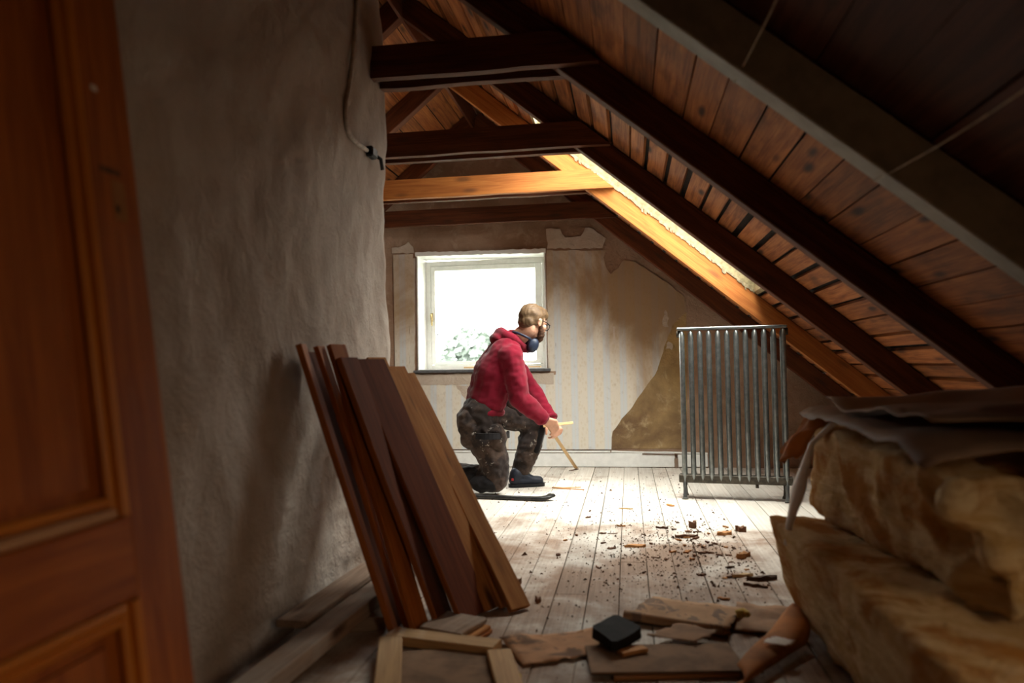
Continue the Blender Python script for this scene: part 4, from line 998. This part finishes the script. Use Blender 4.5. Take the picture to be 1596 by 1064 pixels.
    for k in range(15):
        t = math.radians(-128 + 160 * k / 14); e = V((math.cos(t) * 0.128, math.sin(t) * 0.125, 0))
        g2.append([bm.verts.new(cc + e * q + V((0, 0, z))) for q, z in ((0.93, -0.020), (1.02, -0.020), (1.02, 0.020), (0.93, 0.020))])
    for a, b in zip(g2, g2[1:]):
        for q in range(4): bm.faces.new((a[q], a[(q + 1) % 4], b[(q + 1) % 4], b[q]))
    bm.faces.new(g2[0][::-1]); bm.faces.new(g2[-1]); subt(link('thigh_strap', from_bm(bm), M['workdark']))
    bm = bmesh.new(); capsule(bm, kneeR + V((0.045, -0.01, 0.10)), kneeR + V((0.030, -0.015, 0.0)), 0.058, 0.060); subt(remesh('knee_pad', bm, 0.008, M['work'], None, 3, wt))
    bm = bmesh.new(); ell(bm, kneeR + V((-0.055, -0.03, -0.015)), (0.11, 0.065, 0.068)); subt(remesh('knee_patch', bm, 0.008, M['workdark'], None, 3, wt))
    bm = bmesh.new(); ell(bm, ((kneeR + ankR) / 2) + V((-0.03, -0.02, 0.0)), (0.19, 0.066, 0.080), Matrix.Rotation(-0.06, 3, 'Y') @ Matrix.Rotation(-0.24, 3, 'Z')); subt(remesh('shin_panel', bm, 0.008, M['workdark'], None, 3, wt))
    bm = bmesh.new(); q = kneeL + (ankL - kneeL) * 0.32; bbox(bm, q + V((0.068, -0.012, 0.01)), (0.045, 0.12, 0.24), Matrix.Rotation(0.28, 3, 'Y'), 0.012); subt(link('knee_pad', from_bm(bm, True), M['workdark']))
    # long pocket on the far thigh
    bm = bmesh.new(); bbox(bm, V((-0.785, 5.10, 0.56)), (0.15, 0.03, 0.055), Matrix.Rotation(0.75, 3, 'Y'), 0.008); subt(link('tool_pocket', from_bm(bm, True), M['work']))
    # safety shoes
    def shoe(a, b, flat=True):
        bm = bmesh.new(); d = (b - a).normalized()
        if flat:
            capsule(bm, a + Z * 0.055 + d * 0.045, a + Z * 0.090 + d * 0.06, 0.044, 0.050); capsule(bm, a + Z * 0.045 + d * 0.05, b + Z * 0.036 - d * 0.045, 0.042, 0.036); capsule(bm, a + Z * 0.085 + d * 0.075, b + Z * 0.038 - d * 0.08, 0.042, 0.032)
        else:
            capsule(bm, a, b, 0.044, 0.040)
        sh = remesh('shoe', bm, 0.006, M['shoe'], root, 3)
        if flat:
            bm = bmesh.new(); s2 = V((-d.y, d.x, 0)); n_ = 20; lo, hi2 = [], []
            for k in range(n_):
                t = 2 * math.pi * k / n_; L = (b - a).length; c = (a + b) / 2; x_ = math.cos(t); y_ = math.sin(t)
                p = c + d * (L / 2 * (abs(x_) ** 0.8) * (1 if x_ > 0 else -1)) + s2 * (0.046 * (abs(y_) ** 0.7) * (1 if y_ > 0 else -1)); lo.append(bm.verts.new(p + Z * 0.001)); hi2.append(bm.verts.new(p + Z * 0.024))
            bm.faces.new(lo[::-1]); bm.faces.new(hi2)
            for k in range(n_): j = (k + 1) % n_; bm.faces.new((lo[k], lo[j], hi2[j], hi2[k]))
            o = link('sole', from_bm(bm), M['black']); o.parent = sh
            bm = bmesh.new(); bbox(bm, a + d * 0.02 + s2 * -0.046 + Z * 0.06, (0.016, 0.004, 0.018), frame_of(d, s2), 0.001); o = link('heel_trim', from_bm(bm), M['red_trim']); o.parent = sh
            for q in (0.10, 0.125, 0.15): o = tube('lace', [a + d * q + s2 * 0.03 + Z * (0.105 - 0.22 * (q - 0.1)), a + d * q + Z * (0.117 - 0.22 * (q - 0.1)), a + d * q - s2 * 0.03 + Z * (0.105 - 0.22 * (q - 0.1))], 0.003, M['cord'], None, 6); o.parent = sh
    shoe(V((-0.845, 5.13, 0.0)), V((-0.600, 5.225, 0.0)))
    shoe(V((-1.30, 4.965, 0.125)), V((-1.365, 4.98, 0.052)), False)
    # hair, beard, ears, glasses, ear defenders
    bm = bmesh.new(); ell(bm, H(-0.024, 0, 0.036), (0.098, 0.083, 0.090), HR, 4); ell(bm, H(0.018, 0, 0.068), (0.085, 0.070, 0.056), HR, 4); ell(bm, H(-0.062, 0, -0.012), (0.050, 0.068, 0.058), HR, 4)
    for s_ in (-1, 1): capsule(bm, H(0.018, s_ * 0.070, 0.025), H(0.020, s_ * 0.069, -0.012), 0.010, 0.007)
    remesh('hair', bm, 0.0055, M['hair'], root, 2, lambda p: 0.004 * noise.noise(V(((p - hc).dot(Rg) * 90, (p - hc).dot(F) * 25, (p - hc).dot(U) * 30))))
    bm = bmesh.new(); ell(bm, H(0.060, 0, -0.085), (0.042, 0.050, 0.045), HR); ell(bm, H(0.082, 0, -0.072), (0.020, 0.034, 0.026), HR)
    for s_ in (-1, 1): capsule(bm, H(0.018, s_ * 0.066, -0.022), H(0.048, s_ * 0.050, -0.076), 0.014, 0.026)
    capsule(bm, H(0.090, -0.024, -0.040), H(0.090, 0.024, -0.040), 0.008, 0.008)
    remesh('beard', bm, 0.005, M['beard'], root, 2, lambda p: 0.004 * noise.noise(p * 80))
    gl = tube('glasses', [H(-0.005, 0.084, 0.012), H(0.05, 0.082, 0.010), H(0.094, 0.070, 0.006)], 0.0030, M['black'], root, 6)
    o = tube('temple', [H(-0.005, -0.084, 0.012), H(0.05, -0.082, 0.010), H(0.094, -0.070, 0.006)], 0.0030, M['black'], None, 6); o.parent = gl; o.matrix_parent_inverse = Matrix()
    for s_ in (-1, 1):
        o = tube('rim', [H(0.100 - 0.006 * abs(math.cos(t)), s_ * (0.040 + 0.028 * math.cos(t)), -0.006 + 0.021 * math.sin(t)) for t in [2 * math.pi * k / 16 for k in range(16)]], 0.0028, M['black'], None, 6, None, True); o.parent = gl
        ec = H(0.078, s_ * 0.034, -0.002); bm = bmesh.new(); ell(bm, ec, (0.011, 0.011, 0.011), None, 2); keep(link('eye', from_bm(bm, True), M['white_paint']), root)
        bm = bmesh.new(); ell(bm, ec + F * 0.0085, (0.0045, 0.0045, 0.0045), None, 2); keep(link('pupil', from_bm(bm, True), M['black']), root)
    o = tube('bridge', [H(0.103, -0.012, 0.0), H(0.108, 0, 0.004), H(0.103, 0.012, 0.0)], 0.0028, M['black'], None, 6); o.parent = gl
    # ear defenders hung round the neck
    nk = Nk + V((0.040, -0.005, 0.010)); up2 = V((0.42, 0.12, 0.9)).normalized(); f2 = lat.cross(up2); f2 = f2 if f2.dot(h) > 0 else -f2
    pts = [nk + lat * (0.095 * math.sin(t)) + f2 * (0.080 * math.cos(t)) for t in [math.radians(a) for a in range(60, 301, 15)]]
    ed = tube('ear_defenders', pts, 0.009, M['muff'], root, 8)
    for s_ in (1, -1):
        c = nk + lat * (0.070 * s_) + f2 * 0.078 - up2 * 0.030; ax = (f2 * 0.35 + lat * s_ * 0.9).normalized()
        bm = bmesh.new(); u = ax.orthogonal().normalized(); rot = Matrix((ax, up2, ax.cross(up2).normalized())).transposed()
        ell(bm, c, (0.026, 0.052, 0.040), rot); ell(bm, c - ax * 0.018, (0.014, 0.050, 0.038), rot); o = remesh('ear_cup', bm, 0.005, M['muff'], None, 2); o.parent = ed
build_person()

# laths held in the hands
tag(board('lath', (-0.535, 4.965, 0.435), (-0.432, 6.03, 0.010), 0.026, 0.007, (1, 0, 0.2), M['splinter_pale']), 'long wooden lath in the hands reaching down to the floor by the skirting', 'lath', 'laths held in the hands')
tag(board('lath', (-0.575, 4.98, 0.440), (-0.380, 5.07, 0.455), 0.020, 0.006, (0, 0.3, 1), M['splinter_pale']), 'short pale lath held level above the long one', 'lath', 'laths held in the hands')

# pry bar on the floor
bm = bmesh.new(); pth = [(-1.22, 4.72, 0.014), (-1.0, 4.69, 0.014), (-0.75, 4.655, 0.014), (-0.60, 4.635, 0.014), (-0.55, 4.632, 0.016), (-0.515, 4.650, 0.022), (-0.492, 4.680, 0.030)]
rings = []
for i, p in enumerate(pth):
    a, b = V(pth[max(0, i - 1)]), V(pth[min(len(pth) - 1, i + 1)]); d = (b - a).normalized(); s2 = d.cross(V((0, 0, 1))).normalized(); u2 = s2.cross(d)
    w_ = 0.022 if i < 4 else 0.028; q_ = 0.012 if i < 5 else 0.010
    rings.append([bm.verts.new(V(p) + s2 * sx + u2 * sz) for sx, sz in ((-w_, -q_ * 0.6), (-w_ * 0.6, -q_), (w_ * 0.6, -q_), (w_, -q_ * 0.6), (w_, q_ * 0.6), (w_ * 0.6, q_), (-w_ * 0.6, q_), (-w_, q_ * 0.6))])
for a, b in zip(rings, rings[1:]):
    for k in range(8): bm.faces.new((a[k], a[(k + 1) % 8], b[(k + 1) % 8], b[k]))
bm.faces.new(rings[0][::-1]); bm.faces.new(rings[-1])
tag(link('pry_bar', from_bm(bm, True), M['iron']), 'dark steel pry bar lying on the floor in front of the knee', 'pry bar')

# ------------------------------------------------------------------ chips and crumbs on the floor
def chip_mesh(L, w, t):
    bm = bmesh.new(); n = 5; rings = []
    for i in range(n + 1):
        u = i / n; k = (1 - abs(2 * u - 1) ** 3) * 0.8 + 0.2 * R.random(); y0 = w * 0.3 * R.uniform(-1, 1)
        rings.append([bm.verts.new((-L / 2 + L * u, y0 - w / 2 * k, 0)), bm.verts.new((-L / 2 + L * u, y0 + w / 2 * k, 0)), bm.verts.new((-L / 2 + L * u, y0 + w / 2 * k * 0.7, t * R.uniform(0.6, 1.2))), bm.verts.new((-L / 2 + L * u, y0 - w / 2 * k * 0.7, t * R.uniform(0.6, 1.2)))])
    for a, b in zip(rings, rings[1:]):
        for q in range(4): bm.faces.new((a[q], a[(q + 1) % 4], b[(q + 1) % 4], b[q]))
    bm.faces.new(rings[0][::-1]); bm.faces.new(rings[-1]); return from_bm(bm)
def chip(mat, x, y, L, w, t, a, lab, group):
    o = link('wood_chip', chip_mesh(L, w, t), M[mat]); o.location = (x, y, 0.0005); o.rotation_euler = (0, 0, a); return tag(o, lab, 'wood chip', group)
chip('splinter_dark', 0.265, 3.715, 0.115, 0.020, 0.014, 0.15, 'longest dark wood splinter lying among the crumbs left of the wool batts', 'dark wood chips')
chip('splinter_dark', 0.314, 3.945, 0.045, 0.035, 0.030, 0.4, 'chunky dark wood chip standing proud in front of the radiator', 'dark wood chips')
chip('splinter_dark', 0.545, 3.87, 0.055, 0.030, 0.025, -0.5, 'dark wood chip close to the far end of the lower batt', 'dark wood chips')
chip('splinter_dark', 0.155, 3.905, 0.065, 0.016, 0.010, -0.2, 'thin dark splinter left of the chunky chip before the radiator', 'dark wood chips')
chip('splinter_orange', 0.015, 3.505, 0.10, 0.040, 0.010, 0.05, 'flat orange wood shaving on the dirty boards', 'orange wood chips')
chip('splinter_orange', 0.450, 3.80, 0.085, 0.055, 0.014, 0.4, 'orange wood chip in the litter beside the lower batt', 'orange wood chips')
chip('splinter_orange', 0.475, 3.36, 0.075, 0.04, 0.020, 0.6, 'forked orange brown chip nearest the lower batt', 'orange wood chips')
chip('splinter_orange', 0.233, 4.526, 0.055, 0.018, 0.010, -0.6, 'small reddish chip on the bright floor left of the radiator foot', 'orange wood chips')
chip('splinter_pale', -0.03, 4.41, 0.085, 0.012, 0.006, -0.2, 'pale sliver on the bright floor in front of the gable', 'pale splinters')
chip('splinter_pale', -0.44, 5.135, 0.20, 0.014, 0.006, 0.10, 'pale splinter beside the shoe, the straighter of the crossed two', 'pale splinters')
chip('splinter_orange', -0.425, 5.085, 0.24, 0.013, 0.006, -0.28, 'orange splinter crossing the pale one beside the shoe', 'pale splinters')
chip('splinter_dark', -0.45, 6.0, 0.12, 0.012, 0.006, 0.9, 'dark splinter at the tip of the long lath', 'dark wood chips')
chip('splinter_dark', -0.445, 2.875, 0.035, 0.028, 0.022, 0.4, 'dark crumb of wood right of the leaning planks, farther one', 'dark wood chips')
chip('splinter_dark', -0.335, 2.665, 0.026, 0.022, 0.018, 1.4, 'dark crumb of wood right of the leaning planks, nearer one', 'dark wood chips')
chip('splinter_dark', 0.50, 3.02, 0.12, 0.022, 0.016, 0.2, 'dark splinter by the lower batt, left one of the bunch', 'dark wood chips')
chip('splinter_dark', 0.46, 2.93, 0.09, 0.018, 0.010, -0.3, 'dark splinter by the lower batt, near one of the bunch', 'dark wood chips')
chip('splinter_pale', 0.43, 3.06, 0.09, 0.024, 0.010, 0.35, 'pale splinter among the dark bunch by the lower batt', 'pale splinters')
for k in range(60):
    y = R.choice((R.gauss(3.6, 0.2), R.gauss(3.3, 0.35), R.uniform(2.9, 4.2))); x = R.choice((R.gauss(0.34, 0.12), R.gauss(0.34, 0.12), R.uniform(-0.35, 0.5)))
    if x > 0.49 or x < -0.45 or y < 2.7: continue
    dk = R.random() < 0.72
    chip('splinter_dark' if dk else 'splinter_orange', x, y, R.uniform(0.014, 0.05), R.uniform(0.008, 0.018), R.uniform(0.003, 0.009), R.uniform(-1.2, 1.2),
         'small dark wood chip scattered on the dirty floorboards' if dk else 'small orange wood chip scattered on the dirty floorboards', 'scattered dark wood chips' if dk else 'scattered orange wood chips')
bm = bmesh.new()
for k in range(3200):
    if R.random() < 0.68: x, y = R.gauss(0.22, 0.26), R.gauss(3.45, 0.42)
    else: x, y = R.uniform(-0.9, 0.55), R.uniform(1.9, 5.9)
    if y < 2.75 and x < -0.35: continue
    if not (-0.95 < x < 0.52 and 1.9 < y < 6.1): continue
    s_ = abs(R.gauss(0, 0.0026)) + 0.0012
    p = [V((x + R.uniform(-1, 1) * s_ * 1.5, y + R.uniform(-1, 1) * s_ * 1.5, 0.0)) for _ in range(3)] + [V((x, y, s_ * R.uniform(0.6, 1.6)))]
    vs = [bm.verts.new(q) for q in p]
    for f in ((0, 1, 2), (0, 3, 1), (1, 3, 2), (2, 3, 0)): bm.faces.new([vs[i] for i in f])
tag(link('crumbs', from_bm(bm), M['crumb']), 'fine dark crumbs of bark and plaster strewn over the floorboards', 'debris', None, 'stuff')

# ------------------------------------------------------------------ outside the gable window
gr = box('ground_outside', (-60, 7.5, -4.2), (60, 140, -4.0), M['grass']); gr.name = 'ground'; tag(gr, kind='structure')
def tree(x, y, h_, r, seed, lab):
    t = empty('tree', (x, y, -4.0), lab, 'tree', 'trees outside the window')
    tube('trunk', [(x, y, -4.0), (x + 0.1, y, -2), (x, y, -4 + h_ * 0.7)], 0.2, M['bark'], t, 8, [0.25, 0.2, 0.1])
    rr = random.Random(seed); bm = bmesh.new()
    for k in range(900):
        d = V((rr.gauss(0, 1), rr.gauss(0, 1), rr.gauss(0, 1))).normalized() * (rr.random() ** 0.35)
        c = V((x, y, -4 + h_ * 0.68)) + V((d.x * r, d.y * r, d.z * h_ * 0.34)); s_ = rr.uniform(0.14, 0.32)
        a = V((rr.uniform(-1, 1), rr.uniform(-1, 1), rr.uniform(-1, 1))).normalized(); b = a.orthogonal().normalized(); e = a.cross(b) * 0.3
        vs = [bm.verts.new(c + q * s_) for q in (b, a * 0.6, -b, -a * 0.6, e)]
        bm.faces.new((vs[0], vs[1], vs[4])); bm.faces.new((vs[1], vs[2], vs[4])); bm.faces.new((vs[2], vs[3], vs[4])); bm.faces.new((vs[3], vs[0], vs[4]))
    tag(keep(link('foliage', from_bm(bm), M['leaf']), t), kind='stuff')
tree(-6.6, 31, 6.4, 1.7, 1, 'pale tree seen through the window, taller one in the middle')
tree(-11.2, 34, 5.6, 1.5, 2, 'pale tree seen through the window by the left side of the pane')
tree(-3.0, 33, 5.2, 1.5, 3, 'pale tree seen through the window behind the kneeling person')
